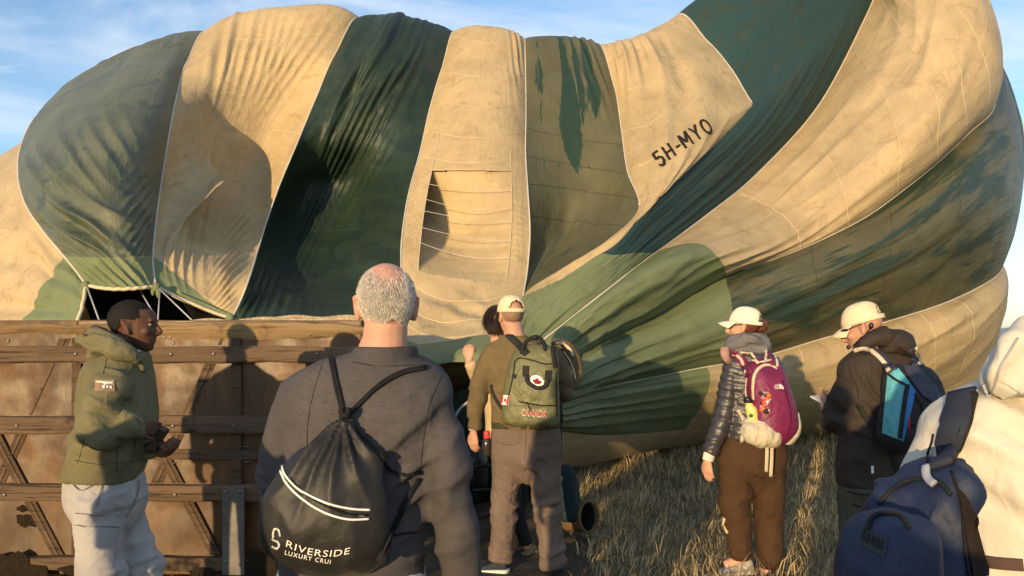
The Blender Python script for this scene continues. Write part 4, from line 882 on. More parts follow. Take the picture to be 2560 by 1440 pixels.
BAG = link('drawstring_bag', me, MATS['nylon']); tag(BAG, 'black drawstring bag with white piping and lettering on the grey-haired man\'s back', 'bag')
tb = bvh(BAG); tt = [tb, tj]
cord('piping', tb, [(707, 1152), (709, 1175), (735, 1212), (795, 1248), (855, 1268), (890, 1273), (925, 1274)], .0030, MATS['white_print'], BAG, 40)
cord('piping', tb, [(703, 1178), (716, 1206), (758, 1248), (820, 1284), (870, 1298), (922, 1297)], .0030, MATS['white_print'], BAG, 40)
cord('zip', tb, [(722, 1195), (760, 1232), (820, 1266), (880, 1286), (918, 1287)], .0025, MATS['black_cord'], BAG, 36)
cord('zip_pull', tb, [(893, 1288), (904, 1289), (914, 1288)], .0016, MATS['white_print'], BAG, 6)
lettering('lettering', 'RIVERSIDE', lambda s, h: (716 + 157*s + 3.5*h, 1364 + 80*s - 61*s*s - 16*h), tb, MATS['white_print'], BAG, .003, .0, 1.12, 4)
lettering('lettering', 'LUXURY CRUI', lambda s, h: (713 + 113*s + 2*h, 1384 + 33*s - 9*s*s - 10.5*h), tb, MATS['white_print'], BAG, .003, .004, 1.2, 4)
sq = path([(704, 1338, 0), (699, 1322, 0), (689, 1319, 0), (683, 1332, 0), (686, 1347, 0), (697, 1352, 0), (702, 1361, 0), (695, 1372, 0), (682, 1367, 0)], 36); tg = np.gradient(sq, axis=0); emb = []
for i in range(0, 36):
    nx2, ny2 = -tg[i, 1], tg[i, 0]; L = math.hypot(nx2, ny2); nx2, ny2 = nx2/L, ny2/L; sg = -1 if i < 18 else 1
    h0 = hit(tb, sq[i, 0], sq[i, 1], .003); h1 = hit(tb, sq[i, 0] + nx2*sg*4.6, sq[i, 1] + ny2*sg*4.6, .003)
    if h0 and h1: emb.append(tube_vf([h0[0], h1[0]], [.0016, .0007], 5))
mesh('emblem', *joinvf(emb), MATS['white_print'], BAG)
for off in (-3, 3):
    cord('cord', tt, [(860+off, 1040), (850+off, 1000), (838+off, 940), (826+off, 885), (822+off, 868)], .0042, MATS['black_cord'], BAG, 26, .006)
    cord('cord', tt, [(868+off*.5, 1040+off), (905, 1003+off), (960, 955+off), (1010, 931+off), (1063, 921+off)], .0042, MATS['black_cord'], BAG, 26, .006)
    cord('cord', tt, [(952+off, 1392), (978+off, 1330), (1008+off, 1265), (1046+off, 1195)], .0042, MATS['black_cord'], BAG, 26, .006)
cord('cord', tt, [(945, 1135), (968, 1165), (1005, 1188), (1048, 1178)], .004, MATS['black_cord'], BAG, 20, .006)
c_ = A.p(862, 1038, -.165); mesh('cord_knot', *joinvf([ell_vf(c_, (.014, .012, .010)), ell_vf(c_ + Vector((.008, 0, .010)), (.008, .009, .010)), ell_vf(c_ + Vector((-.008, 0, .009)), (.008, .009, .010))]), MATS['black_cord'], BAG)
c_ = hit(tt, 952, 1392, .004)[0]; mesh('eyelet_tab', *ell_vf(c_, (.016, .010, .02)), MATS['black_cord'], BAG)

# ================================================================== the guide in the olive jacket walking right past the basket
MATS['olive'] = fabric('olive_canvas', (.150, .134, .073), .85, .2, .14, vs=6, weave=520, bump=.4, fold=.4, fs=12)
MATS['olive_seam'] = fabric('olive_thread', (.05, .045, .025))
MATS['stone'] = fabric('stone_cotton', (.36, .345, .345), .85, .2, .12, vs=6, weave=500, bump=.4, fold=.4, fs=11)
MATS['hair_black'] = fabric('cropped_black_hair', (.014, .011, .010), .8, .25, .3, vs=120, weave=240, bump=1.0)
MATS['black_plastic'] = plain('black_plastic', (.012, .012, .013), .35, .5)
G = Person('man in an olive hooded jacket walking right in front of the wooden basket', 3.45, 'skin_dark')
C = G.p(334, 815, .0); hp, HR = head_vf(C, (1, .16, -.05), s=.96); G.body += hp
G.body.append(limb_vf([G.p(325, 835), G.p(315, 868), G.p(298, 915)], [.055, .058, .075]))
G.body.append(G.secs([(890, 303, 40, .09), (950, 292, 60, .15), (1100, 285, 65, .14), (1250, 262, 65, .13), (1300, 262, 55, .12)]))
sN, eN, wN = G.p(268, 948, -.175), G.p(240, 1082, -.235), G.p(318, 1066, -.17); sF, eF, wF = G.p(300, 945, .175), G.p(318, 1095, .20), G.p(380, 1122, -.02)
G.body += [limb_vf([sN, eN, wN], [.045, .036, .027]), limb_vf([sF, eF, wF], [.045, .036, .027])]
G.body += hand_vf(G.p(384, 1124, -.04), (1, -.35, -.15), (-.15, -.25, .9), 1.15, 1.02, -1, tcurl=.9) + hand_vf(wN + Vector((.01, .03, 0)), (.5, 1, -.3), (1, 0, 0), .3, .9, 1)
hN, kN, aN = G.p(245, 1240, -.09), G.p(252, 1430, -.09), G.p(222, GZ(3.45)-62, -.09); hF, kF, aF = G.p(278, 1240, .09), G.p(352, 1420, .09), G.p(350, GZ(3.45)-62, .09)
for h_, k_, a_ in ((hN, kN, aN), (hF, kF, aF)): G.body.append(limb_vf([h_, k_, a_], [.07, .05, .038]))
G.build(.0058, 3); eyes(G.o, C, HR, .96)
def kg(x, y, z):
    if y > .088 - .1*max(0, .075-z)*0 and z < .075: return False
    line = .066 if y > .055 else .034 if y > .02 else .028 if y > -.04 else -.058 + 1.2*max(0, y+.085)
    return z > line
hair = mesh('hair', *hair_shell(C, HR, .96, kg, .0045, amp=.002, f=90), MATS['hair_black'], G.o)
mesh('hair_strands', *strands(C, HR, .96, kg, 5000, .005, 4, .004, (0, 0, 0), .0008), MATS['hair_black'], hair)
jk = G.garment('jacket', [G.secs([(876, 312, 48, .085), (892, 303, 64, .13), (915, 296, 70, .17), (950, 293, 78, .185), (1000, 293, 84, .185), (1050, 294, 87, .18), (1100, 285, 88, .175), (1150, 270, 90, .172), (1182, 261, 90, .172), (1194, 259, 87, .168)], 36),
    limb_vf([sN + Vector((.02, .05, .01)), sN.lerp(eN, .5), eN, wN + Vector((.045, .02, .01))], [.080, .076, .068, .058]), limb_vf([sF + Vector((0, -.05, .01)), sF.lerp(eF, .5), eF, wF], [.085, .078, .068, .050])], MATS['olive'], .0095, 7,
    amp=.008, f=6, seed=14, joints=[(eN, .12, (1, 0, .8), 14, .014), (G.p(300, 1040, -.2), .10, (.3, 0, 1), 16, .012), (G.p(270, 1150, -.16), .14, (.5, 0, 1), 11, .010), (sN, .1, (.2, 0, 1), 16, .006), (G.p(215, 1100, -.1), .1, (.4, 0, 1), 14, .01)], fine=.001)
tj = bvh(jk)
hood = G.garment('hood', [limb_vf([G.p(352, 902, -.085), G.p(318, 880, -.125), G.p(262, 862, -.10), G.p(240, 850, 0), G.p(262, 862, .10), G.p(318, 878, .12), G.p(352, 900, .085)], [.030, .045, .055, .058, .055, .045, .030]),
    ell_vf(G.p(238, 852, 0), (.055, .13, .038)), ell_vf(G.p(255, 885, -.05), (.05, .10, .03)), limb_vf([G.p(345, 885, -.06), G.p(352, 905, -.05), G.p(356, 925, -.03)], [.03, .03, .02])], MATS['olive'], .008, 5, jk, amp=.011, f=9, seed=17, joints=[(G.p(245, 862, -.08), .1, (.3, .2, 1), 22, .012)])
G.garment('shirt_collar', [limb_vf([G.p(322, 868, -.055), G.p(343, 882, -.035), G.p(352, 897, 0)], [.018, .02, .016])], MATS['cream'], .006, 3)
G.garment('neck_scarf', [limb_vf([G.p(300, 852, -.05), G.p(322, 862, -.062), G.p(347, 880, -.025), G.p(352, 884, .02)], [.012, .014, .016, .012])], MATS['black_cord'], .005, 2)
patch('sleeve_patch', tj, [(239, 951), (286, 951), (286, 979), (238, 977)], fabric('patch_tan', (.34, .22, .13), .9, .1), jk, .005)
for poly in ([(243, 955), (283, 957), (281, 960), (268, 961), (262, 965), (258, 960), (243, 957)], [(256, 966), (262, 965), (263, 972), (257, 974)], [(265, 966), (270, 965), (271, 972), (266, 972)], [(273, 968), (279, 967), (280, 973), (274, 973)]): patch('patch_mark', tj, poly, MATS['white_print'], jk, .008, 4)
for pix in ([(268, 895), (262, 918), (258, 935)], [(185, 1150), (240, 1160), (300, 1157), (350, 1150)], [(295, 1108), (293, 1140), (290, 1180)], [(210, 1095), (200, 1140), (192, 1160)], [(330, 1040), (345, 1050), (352, 1066)], [(335, 1100), (338, 1120), (332, 1145)]): cord('seam', tj, pix, .0018, MATS['olive_seam'], jk, 16, .0)
tr = G.garment('trousers', [G.secs([(1178, 260, 84, .155), (1215, 264, 88, .165), (1260, 268, 90, .165), (1310, 274, 66, .12), (1345, 280, 30, .06)], 36), limb_vf([hN, hN.lerp(kN, .5), kN, aN], [.105, .100, .090, .085]), limb_vf([hF, hF.lerp(kF, .5), kF, aF], [.105, .100, .090, .085])], MATS['stone'], .010, 6,
    amp=.008, f=6, seed=19, joints=[(kN, .14, (.3, 0, 1), 12, .012), (kF, .14, (-.3, 0, 1), 12, .012), (G.p(290, 1250, -.12), .14, (-.8, 0, 1), 13, .010)])
tt = bvh(tr)
patch('pocket_flap', tt, [(192, 1283), (296, 1290), (294, 1318), (190, 1310)], MATS['stone'], tr, .012); patch('cargo_pocket', tt, [(194, 1312), (290, 1320), (278, 1425), (185, 1410)], MATS['stone'], tr, .008)
for pix in ([(190, 1312), (240, 1318), (295, 1319)], [(192, 1283), (245, 1287), (298, 1291)], [(255, 1210), (250, 1240), (240, 1265)], [(185, 1212), (200, 1225), (230, 1215)], [(345, 1200), (340, 1240), (315, 1290)]): cord('seam', tt, pix, .0022, fabric('stone_seam', (.20, .185, .17)), tr, 16, .006)
for a_, k_ in ((aN, -.09), (aF, .09)):
    h_ = Vector((a_.x - .06, a_.y, .004)); mesh('shoe', *shoe_vf(h_, h_ + Vector((.26, .02, 0))), fabric('brown_leather', (.09, .055, .03), .5, .4), G.o)
v, f = box_vf(G.p(398, 1094, -.06), (.012, .03, .045), np.array(Matrix.Rotation(.6, 3, 'Y'))); rad = mesh('radio', v, f, MATS['black_plastic'], None, False); tag(rad, 'black handheld radio with stub antenna in the guide\'s fist', 'radio')
tube('antenna', [G.p(402, 1090, -.06), G.p(420, 1074, -.06)], [.007, .005], MATS['black_plastic'], rad, 8); v, f = box_vf(G.p(384, 1118, -.055), (.028, .03, .02), bev=.006); mesh('strap', v, f, MATS['black_plastic'], rad)
# ================================================================== the man with the olive backpack and flag badges
MATS['brown_fleece'] = fabric('brown_olive_knit', (.135, .098, .050), .9, .15, .12, vs=6, weave=500, bump=.4, fold=.4, fs=12)
MATS['taupe'] = fabric('taupe_trekking', (.150, .108, .086), .85, .2, .10, vs=5, weave=500, bump=.3, fold=.5, fs=10)
MATS['cap_cream'] = fabric('cream_cap_cotton', (.66, .55, .37), .85, .15, .08, vs=20, weave=500, bump=.5)
MATS['cap_white'] = fabric('pale_cap_cotton', (.70, .66, .50), .85, .15, .06, vs=20, weave=500, bump=.5)
MATS['bag_olive'] = fabric('olive_coated_canvas', (.120, .118, .050), .5, .4, .15, vs=8, weave=500, bump=.2, fold=.5, fs=12)
MATS['black_web'] = fabric('black_webbing', (.014, .014, .013), .75, .3)
MATS['flag_red'] = plain('flag_red', (.45, .02, .03), .7, .2); MATS['dark_maroon'] = plain('badge_maroon', (.22, .012, .03), .7, .2)
MATS['sneaker_white'] = plain('sneaker_white', (.62, .60, .56), .6, .3); MATS['navy_black'] = plain('sneaker_navy', (.02, .025, .035), .7, .3)
D = Person('man in a brown top and cream cap wearing an olive backpack', 5.05, 'skin_tan')
C = D.p(1277, 789, .0); hp, HR = head_vf(C, (-.42, 1, -.10), s=.98); D.body += hp; D.hc = C
D.body.append(limb_vf([D.p(1282, 805, -.01), D.p(1284, 830, 0), D.p(1288, 858, 0)], [.060, .066, .08]))
D.body.append(D.secs([(850, 1290, 25, .05), (880, 1297, 55, .09), (960, 1305, 55, .09), (1080, 1315, 55, .09), (1140, 1315, 55, .09)]))
sL, eL, wL = D.p(1226, 878, 0), D.p(1196, 985, .0), D.p(1186, 1072, .03); sR, eR, wR = D.p(1385, 885, 0), D.p(1412, 968, .02), D.p(1350, 955, .30)
D.body += [limb_vf([sL, eL, wL], [.045, .036, .027]), limb_vf([sR, eR, wR], [.045, .036, .027])]
D.body += hand_vf(D.p(1184, 1078, .03), (-.02, .1, -1), (.5, .8, 0), .42, 1.0, -1, tcurl=.4) + hand_vf(wR, (-1, .3, .1), (0, 0, -1), .5, 1, 1)
hl, kl, al = D.p(1272, 1110), D.p(1262, 1262, .03), D.p(1252, 1402, 0); hr, kr, ar = D.p(1358, 1110), D.p(1370, 1262, .02), D.p(1385, 1425, -.04)
for q in ((hl, kl, al), (hr, kr, ar)): D.body.append(limb_vf(q, [.075, .052, .038]))
D.build(.0062, 3)
def cap(pr, C, R, mat, s=1.0, brim=.075, drop=0., strap_=True, lift=.0, tilt=0.):
    R = R @ np.array([[1, 0, 0], [0, math.cos(tilt), -math.sin(tilt)], [0, math.sin(tilt), math.cos(tilt)]])
    cr, br = cap_parts(C + Vector(tuple(R[:, 2]))*lift, R, s, brim, drop)
    o = mesh('cap', *cr, mat, pr); solidify(o, .003); mesh('brim', *br, mat, o)
    t = np.linspace(math.pi-.75, math.pi+.75, 16); q = np.array([(.0895*math.sin(x)*s, (-.008+.1075*math.cos(x))*s, .022*s) for x in t])
    nn = np.array([(math.sin(x), math.cos(x), 0) for x in t])
    if strap_: tube('strap', q @ R.T + np.array(tuple(C + Vector(tuple(R[:, 2]))*lift)), 0, mat, o, 8, flat=(.010, .002), normals=nn @ R.T)
    v, f = ell_vf((0, -.008*s, .123*s), (.007, .007, .004), n=10, m=6); mesh('button', *tf((v, f), R, C + Vector(tuple(R[:, 2]))*lift), mat, o)
    for k in range(6):                                                # stitched seams between the crown panels
        tk = math.pi/6 + k*math.pi/3; pts = []
        for i in np.linspace(.12, .98, 12):
            if abs(tk - math.pi) < .6 and i < .45: continue
            r_ = math.cos(math.pi/2*i)**.72*1.006; pts.append((.088*math.sin(tk)*r_*s, (-.008+.106*math.cos(tk)*r_)*s, (.010+.112*math.sin(math.pi/2*i))*s + .001))
        if len(pts) > 3: tube('cap_seam', np.array(pts) @ R.T + np.array(tuple(C + Vector(tuple(R[:, 2]))*lift)), .0012, mat, o, 5)
    return o
cap(D.o, C, HR, MATS['cap_cream'], 1.0, .07, .015, lift=.012, tilt=.12)
def kd(x, y, z): return z < .03 and z > -.055 and y < -.02 and abs(x) < .078
mesh('hair', *hair_shell(C, HR, .98, kd, .002), fabric('grey_stubble', (.26, .16, .11), .7, .2, .3, vs=120), D.o)
gl = tube('glasses_arm', [tuple(np.array(q) @ HR.T + np.array(tuple(C))) for q in ((-.083, -.01, .012), (-.086, .05, .016), (-.07, .105, .012))], .0025, MATS['black_plastic'], None, 6); gl.name = 'glasses'; tag(gl, 'dark-framed glasses on the man in the brown top', 'glasses')
jk = D.garment('top', [D.secs([(838, 1285, 30, .072), (848, 1287, 42, .078), (860, 1294, 72, .09), (885, 1302, 88, .11), (930, 1305, 86, .125), (1000, 1312, 84, .12), (1062, 1314, 85, .125), (1082, 1315, 84, .125)], 36),
    limb_vf([sL + Vector((.03, 0, .01)), sL.lerp(eL, .5), eL, wL], [.074, .070, .062, .048]), limb_vf([sR + Vector((-.03, 0, .01)), sR.lerp(eR, .5), eR, wR], [.076, .074, .070, .055])], MATS['brown_fleece'], .010, 6,
    amp=.007, f=7, seed=24, joints=[(eL, .10, (0, 0, 1), 16, .010), (wL + Vector((0, 0, .06)), .07, (0, 0, 1), 20, .010), (eR, .12, (.5, 0, 1), 14, .012), (D.p(1245, 900, -.1), .09, (1, 0, .5), 18, .007), (D.p(1250, 1000, -.1), .1, (.6, 0, 1), 16, .006)], fine=.001)
tj = bvh(jk); jko = jk
D.garment('belt_band', [D.secs([(1052, 1314, 85.5, .127), (1072, 1315, 87, .129)], 36)], fabric('dark_olive_band', (.045, .042, .022)), .010, 3)
tr = D.garment('trousers', [D.secs([(1062, 1315, 84, .125), (1090, 1315, 88, .13), (1130, 1314, 88, .13), (1160, 1312, 76, .11), (1185, 1312, 46, .07), (1205, 1312, 16, .03)], 36), limb_vf([hl, hl.lerp(kl, .5), kl, al], [.112, .098, .088, .080]), limb_vf([hr, hr.lerp(kr, .5), kr, ar + Vector((0, 0, .01))], [.112, .100, .090, .085])], MATS['taupe'], .010, 5,
    amp=.006, f=6, seed=27, joints=[(kl, .15, (.4, 0, 1), 11, .012), (kr, .16, (-.6, 0, 1), 12, .014), (D.p(1312, 1180, -.1), .14, (.9, 0, 1), 12, .010), (al + Vector((0, 0, .06)), .10, (.4, 0, 1), 16, .012), (ar + Vector((0, 0, .1)), .12, (-.5, 0, 1), 14, .012)])
tt = bvh(tr); MATS['taupe_dark'] = fabric('taupe_seam', (.06, .04, .03))
for pix in ([(1315, 1070), (1314, 1110), (1310, 1150)], [(1240, 1105), (1270, 1112), (1300, 1106)], [(1330, 1106), (1362, 1112), (1395, 1104)]): cord('seam', tt, pix, .0016, MATS['taupe_dark'], tr, 14, 0)
def sneaker(pr, heel, toe, upper, sole):
    s_ = mesh('shoe', *shoe_vf(Vector(heel) + EZ*.012, Vector(toe) + EZ*.012, .044, .085), upper, pr); mesh('sole', *sole_vf(heel, toe, .048, .026), sole, s_); return s_
sneaker(D.o, D.p(1266, 1432, -.02), D.p(1196, 1430, .06), MATS['navy_black'], MATS['sneaker_white']); sneaker(D.o, D.p(1398, 1446, -.06), D.p(1385, 1420, .20), MATS['navy_black'], MATS['sneaker_white'])
tube('wristwatch', [wL + Vector((.034*math.cos(a), .034*math.sin(a), -.004)) for a in np.linspace(0, 2*math.pi, 18)], .006, MATS['cable'], D.o, 6)
# olive backpack
BP = D.garment('b', [D.secs([(862, 1338, 24, .03, -.19), (872, 1339, 46, .055, -.195), (890, 1338, 55, .075, -.20), (930, 1332, 62, .090, -.21), (980, 1327, 66, .095, -.215), (1030, 1327, 69, .098, -.215), (1054, 1328, 69, .092, -.21), (1064, 1329, 62, .075, -.20)], 40, .62, yaw=-.22)], MATS['bag_olive'], .008, 4, amp=.007, f=7, seed=31, joints=[(D.p(1330, 1000, -.3), .14, (.3, 0, 1), 12, .006)])
BP.parent = None; BP.name = 'olive_backpack'; tag(BP, 'olive green square backpack with maple leaf badge and red lettering', 'backpack'); tb = bvh(BP); ta = [tb, tj]
def band(name, trees, pix, hw, mat, parent, **kw): return strap(name, trees, pix, hw, mat, parent, **kw)
band('shoulder_strap', ta, [(1262, 832), (1280, 846), (1300, 866), (1318, 886)], .024, MATS['black_web'], BP, th=.006)
band('shoulder_strap', ta, [(1380, 846), (1383, 880), (1388, 920)], .018, MATS['black_web'], BP, th=.006)
tube('carry_handle', path([P(1304, 885, 4.80), P(1310, 862, 4.80), P(1330, 845, 4.79), P(1345, 843, 4.79), P(1358, 855, 4.79), P(1364, 878, 4.79)], 26), .013, MATS['black_web'], BP, 8)
mesh('handle_joint', *ell_vf(P(1337, 844, 4.78), (.022, .016, .018)), MATS['black_web'], BP)
for poly in ([(1307, 914), (1324, 915), (1322, 942), (1306, 941)], [(1363, 926), (1380, 926), (1378, 952), (1361, 950)]): patch('handle_tab', tb, poly, MATS['black_web'], BP, .004, 4)
tube('front_handle', [hit(tb, a, c, .016)[0] for a, c in path([(1316, 938, 0), (1320, 955, 0), (1333, 966, 0), (1348, 971, 0), (1362, 967, 0), (1370, 948, 0)], 22)[:, :2]], 0, MATS['black_web'], BP, 8, flat=(.013, .004), normals=[(0, -1, .1)]*22)
tk = np.linspace(0, 2*math.pi, 28, endpoint=False)
patch('badge', tb, [(1343 + 17*math.cos(a), 953 + 14.5*math.sin(a) + 3*math.cos(a)) for a in tk], MATS['white_print'], BP, .008, 6)
leaf = [(0, -10), (2, -6), (4.5, -7), (4, -2), (8, -5), (8.5, -2.5), (12, -2.5), (10.5, .5), (12, 2), (6, 6), (6.5, 8.5), (-6.5, 8.5), (-6, 6), (-12, 2), (-10.5, .5), (-12, -2.5), (-8.5, -2.5), (-8, -5), (-4, -2), (-4.5, -7), (-2, -6)]
patch('maple_leaf', tb, [(1343 + x*.95, 953 + y*.95 + x*.18) for x, y in leaf], MATS['dark_maroon'], BP, .011, 5)
patch('flag_patch', tb, [(1257, 987), (1275, 989), (1272, 1013), (1254, 1011)], MATS['white_print'], BP, .006, 4)
for poly in ([(1257.5, 988), (1261, 988.5), (1258, 1011), (1254.5, 1010.5)], [(1271, 989), (1274.5, 989.5), (1271.5, 1012.5), (1268, 1012)], [(1265, 994), (1267.5, 1000), (1264, 1006), (1262, 1000)]): patch('flag_bar', tb, poly, MATS['flag_red'], BP, .009, 3)
lettering('lettering', 'CANADA', lambda s, h: (1305 + 60*s + 2*h, 1037 + 5*s - 13*h), tb, MATS['flag_red'], BP, .007, .008, 1.12, 3)
lettering('lettering_outline', 'CANADA', lambda s, h: (1304 + 62*s + 2*h, 1038 + 5*s - 15*h), tb, MATS['white_print'], BP, .004, .034, 1.09, 3)
for pix in ([(1287, 905), (1293, 898), (1330, 901), (1362, 910), (1393, 908)], [(1287, 905), (1283, 940), (1275, 975), (1266, 1010)], [(1298, 1004), (1330, 1010), (1362, 1014), (1392, 1013)], [(1390, 930), (1391, 980), (1392, 1040)], [(1318, 1005), (1322, 1016), (1328, 1028)]): cord('zip', tb, pix, .0045, MATS['black_web'], BP, 24, .002)
patch('side_buckle', tb, [(1282, 932), (1292, 937), (1290, 948), (1280, 944)], MATS['black_web'], BP, .006, 3)
band('lower_strap', tj, [(1228, 962), (1234, 985), (1244, 1005), (1256, 1022)], .012, MATS['black_web'], BP)
# beige-edged coat carried over his right arm, red-capped bottle at the left hip
ct = D.garment('b', [limb_vf([D.p(1380, 852, .12), D.p(1418, 872, .14), D.p(1436, 915, .14), D.p(1428, 972, .12)], [.03, .05, .055, .045]), ell_vf(D.p(1415, 930, .14), (.06, .04, .14))], MATS['brown_fleece'], .010, 4, amp=.01, f=9, seed=35); ct.parent = None; ct.name = 'carried_coat'; tag(ct, 'beige-edged coat hanging over the right arm of the man with the olive backpack', 'coat')
tc_ = bvh(ct); MATS['beige'] = fabric('beige_piping', (.55, .45, .30))
cord('piping', tc_, [(1388, 858), (1405, 860), (1424, 874), (1432, 890)], .011, MATS['beige'], ct, 20); cord('piping', tc_, [(1410, 878), (1424, 900), (1435, 930), (1438, 950)], .006, MATS['beige'], ct, 20)
bt = mesh('drink_bottle', *loft_vf([(D.p(1217, 1140, -.05), EX*.026, EYv*.026), (D.p(1217, 1110, -.05), EX*.03, EYv*.03), (D.p(1217, 1096, -.05), EX*.022, EYv*.022)], 16), plain('bottle_dark', (.03, .025, .02), .2, .5)); tag(bt, 'dark drink bottle with red cap at the hip of the man in brown', 'bottle')
mesh('bottle_cap', *loft_vf([(D.p(1217, 1097, -.05), EX*.020, EYv*.020), (D.p(1217, 1080, -.05), EX*.021, EYv*.021), (D.p(1217, 1077, -.05), EX*.012, EYv*.012)], 16), plain('red_plastic', (.60, .04, .03), .4, .4), bt)

# ================================================================== the dark-haired woman beyond him, one hand raised
Wm = Person('dark-haired woman in a beige shirt mostly hidden behind the man with the olive backpack', 5.55, 'skin_fair')
C = Wm.p(1240, 806); hp, HR = head_vf(C, (-.5, 1, 0), s=.93); Wm.body += hp
Wm.body.append(limb_vf([Wm.p(1242, 830), Wm.p(1248, 870)], [.05, .06])); Wm.body.append(Wm.secs([(870, 1255, 30, .05), (900, 1262, 50, .08), (1050, 1275, 45, .08), (1120, 1280, 48, .09)]))
sL, eL, wL = Wm.p(1215, 895, 0), Wm.p(1205, 965, .04), Wm.p(1174, 905, -.10); hl, kl, al = Wm.p(1272, 1100), Wm.p(1282, 1245, -.05), Wm.p(1316, 1362, -.06); hr, kr, ar = Wm.p(1300, 1100), Wm.p(1298, 1230, .05), Wm.p(1282, 1375, .10)
Wm.body.append(limb_vf([sL, eL, wL], [.04, .034, .025])); Wm.body += hand_vf(Wm.p(1173, 900, -.10), (.02, .1, 1), (.3, 1, 0), 1.25, 1.0, 1, tcurl=.9)
for q in ((hl, kl, al), (hr, kr, ar)): Wm.body.append(limb_vf(q, [.07, .048, .034])); Wm.body.append(limb_vf([q[2], q[2] + Vector((.02, .1, -.05))], [.034, .03]))
Wm.build(.0065, 3)
def kw(x, y, z): return y < .06 and not (y > .0 and z < -.03) or z > .065
mesh('hair', *hair_shell(C, HR, .95, kw, .016, amp=.004, f=40), fabric('dark_brown_hair', (.028, .016, .012), .5, .4, .4, vs=90), Wm.o)
mesh('hair_bob', *tf(loft_vf([((0, -.03, z), (rx, 0, 0), (0, ry, 0)) for z, rx, ry in ((.05, .088, .095), (0, .092, .09), (-.05, .09, .08), (-.09, .075, .06))], 24), HR, C, .95), fabric('dark_brown_hair_ends', (.028, .016, .012), .5, .4, .4, vs=90), Wm.o)
mesh('hair_strands', *strands(C, HR, 1.0, lambda x, y, z: kw(x, y, z), 3500, .055, 6, .012, (0, -.5, -1.6), .0013), fabric('dark_brown_strands', (.030, .017, .012), .5, .4, .4), Wm.o)
Wm.garment('shirt', [Wm.secs([(862, 1250, 22, .055), (875, 1256, 48, .08), (900, 1262, 62, .10), (1000, 1268, 58, .10), (1110, 1275, 60, .11)], 30), limb_vf([sL, eL, eL.lerp(wL, .5), wL], [.062, .058, .056, .042])], fabric('beige_shirt', (.46, .36, .21), .85, .15, .1), .011, 5, amp=.008, f=8, seed=41)
Wm.garment('leggings', [Wm.secs([(1090, 1278, 58, .11), (1150, 1284, 56, .11)], 30), limb_vf([hl, kl, al], [.085, .062, .046]), limb_vf([hr, kr, ar], [.085, .062, .046])], fabric('black_leggings', (.014, .014, .015), .7, .3), .011, 4, amp=.003, f=9, seed=42)
MATS['khaki_suede'] = fabric('khaki_suede', (.32, .25, .11), .9, .1)
sneaker(Wm.o, Wm.p(1338, 1392, -.02), Wm.p(1298, 1408, -.10), MATS['khaki_suede'], MATS['beige']); sneaker(Wm.o, Wm.p(1284, 1388, .10), Wm.p(1276, 1380, .34), MATS['khaki_suede'], MATS['beige'])

# ================================================================== the woman with the purple backpack
b = NB('navy_puffer'); b.set(b.mix(b.noise(8, 4), (.030, .028, .036), (.048, .043, .050)), .38, .5); b.bump(b.noise(30, 4, .55, dist=.8), .5, .01); MATS['puffer'] = b.m
MATS['brown_jersey'] = fabric('brown_jersey', (.062, .034, .018), .9, .12, .1, vs=5, fold=.45, fs=9)
MATS['purple'] = fabric('plum_nylon', (.155, .012, .060), .5, .4, .15, vs=7, fold=.4, fs=14); MATS['ecru'] = fabric('ecru_mesh', (.52, .45, .33), .8, .2, .1, vs=30, fold=.5, fs=26)
MATS['scarf'] = fabric('grey_scarf', (.155, .145, .150), .95, .1, .18, vs=12, weave=300, bump=.8); MATS['rose'] = fabric('rose_scarf', (.33, .19, .17), .95, .1)
MATS['auburn'] = fabric('auburn_hair', (.115, .034, .016), .5, .4, .5, vs=120)
L = Person('woman in a pale cap and navy puffer jacket wearing a purple backpack', 5.0, 'skin_fair')
C = L.p(1860, 816); hp, HR = head_vf(C, (-.93, .42, -.10), s=.95); L.body += hp
L.body.append(limb_vf([L.p(1868, 835), L.p(1872, 870)], [.05, .06])); L.body.append(L.secs([(880, 1876, 30, .05), (905, 1880, 52, .08), (1000, 1880, 50, .09), (1090, 1884, 52, .1), (1130, 1884, 52, .1)]))
sL, eL, wL = L.p(1833, 915, -.02), L.p(1812, 1030, -.02), L.p(1774, 1135, -.05); sR, eR, wR = L.p(1938, 920, .05), L.p(1950, 1020, .14), L.p(1925, 1060, .30)
L.body += [limb_vf([sL, eL, wL], [.042, .034, .025]), limb_vf([sR, eR, wR], [.042, .034, .025])]
L.body += hand_vf(L.p(1768, 1148, -.05), (.04, 0, -1), (.7, .7, 0), .28, .95, -1) + hand_vf(wR, (-1, .4, 0), (0, 0, 1), .6, .95, 1)
hl, kl, al = L.p(1842, 1150, -.02), L.p(1838, 1270, -.02), L.p(1850, 1398, -.02); hr, kr, ar = L.p(1920, 1150, .02), L.p(1922, 1290, .03), L.p(1924, 1420, .02)
for q in ((hl, kl, al), (hr, kr, ar)): L.body.append(limb_vf(q, [.075, .05, .036])); L.body.append(limb_vf([q[2], q[2] + Vector((-.09, .03, -.05))], [.036, .03]))
L.build(.0062, 3)
cap(L.o, C, HR, MATS['cap_white'], .98, .072, .012, lift=.008, tilt=.24)
def kl_(x, y, z): return z < .035 and z > -.05 and y < -.0 and not (abs(x) > .068 and y > -.03)
hr_ = mesh('hair', *hair_shell(C, HR, .95, kl_, .006), MATS['auburn'], L.o)
bun = remesh('hair_bun', [ell_vf(L.p(1904, 815, .03), (.040, .036, .042)), ell_vf(L.p(1893, 820, .02), (.03, .03, .03))], .005, 2); cloth(bun, .008, 30, 7, fine=.003); link('hair_bun', bun, MATS['auburn'], hr_)
r2 = np.random.default_rng(5); V_, F_ = [], []
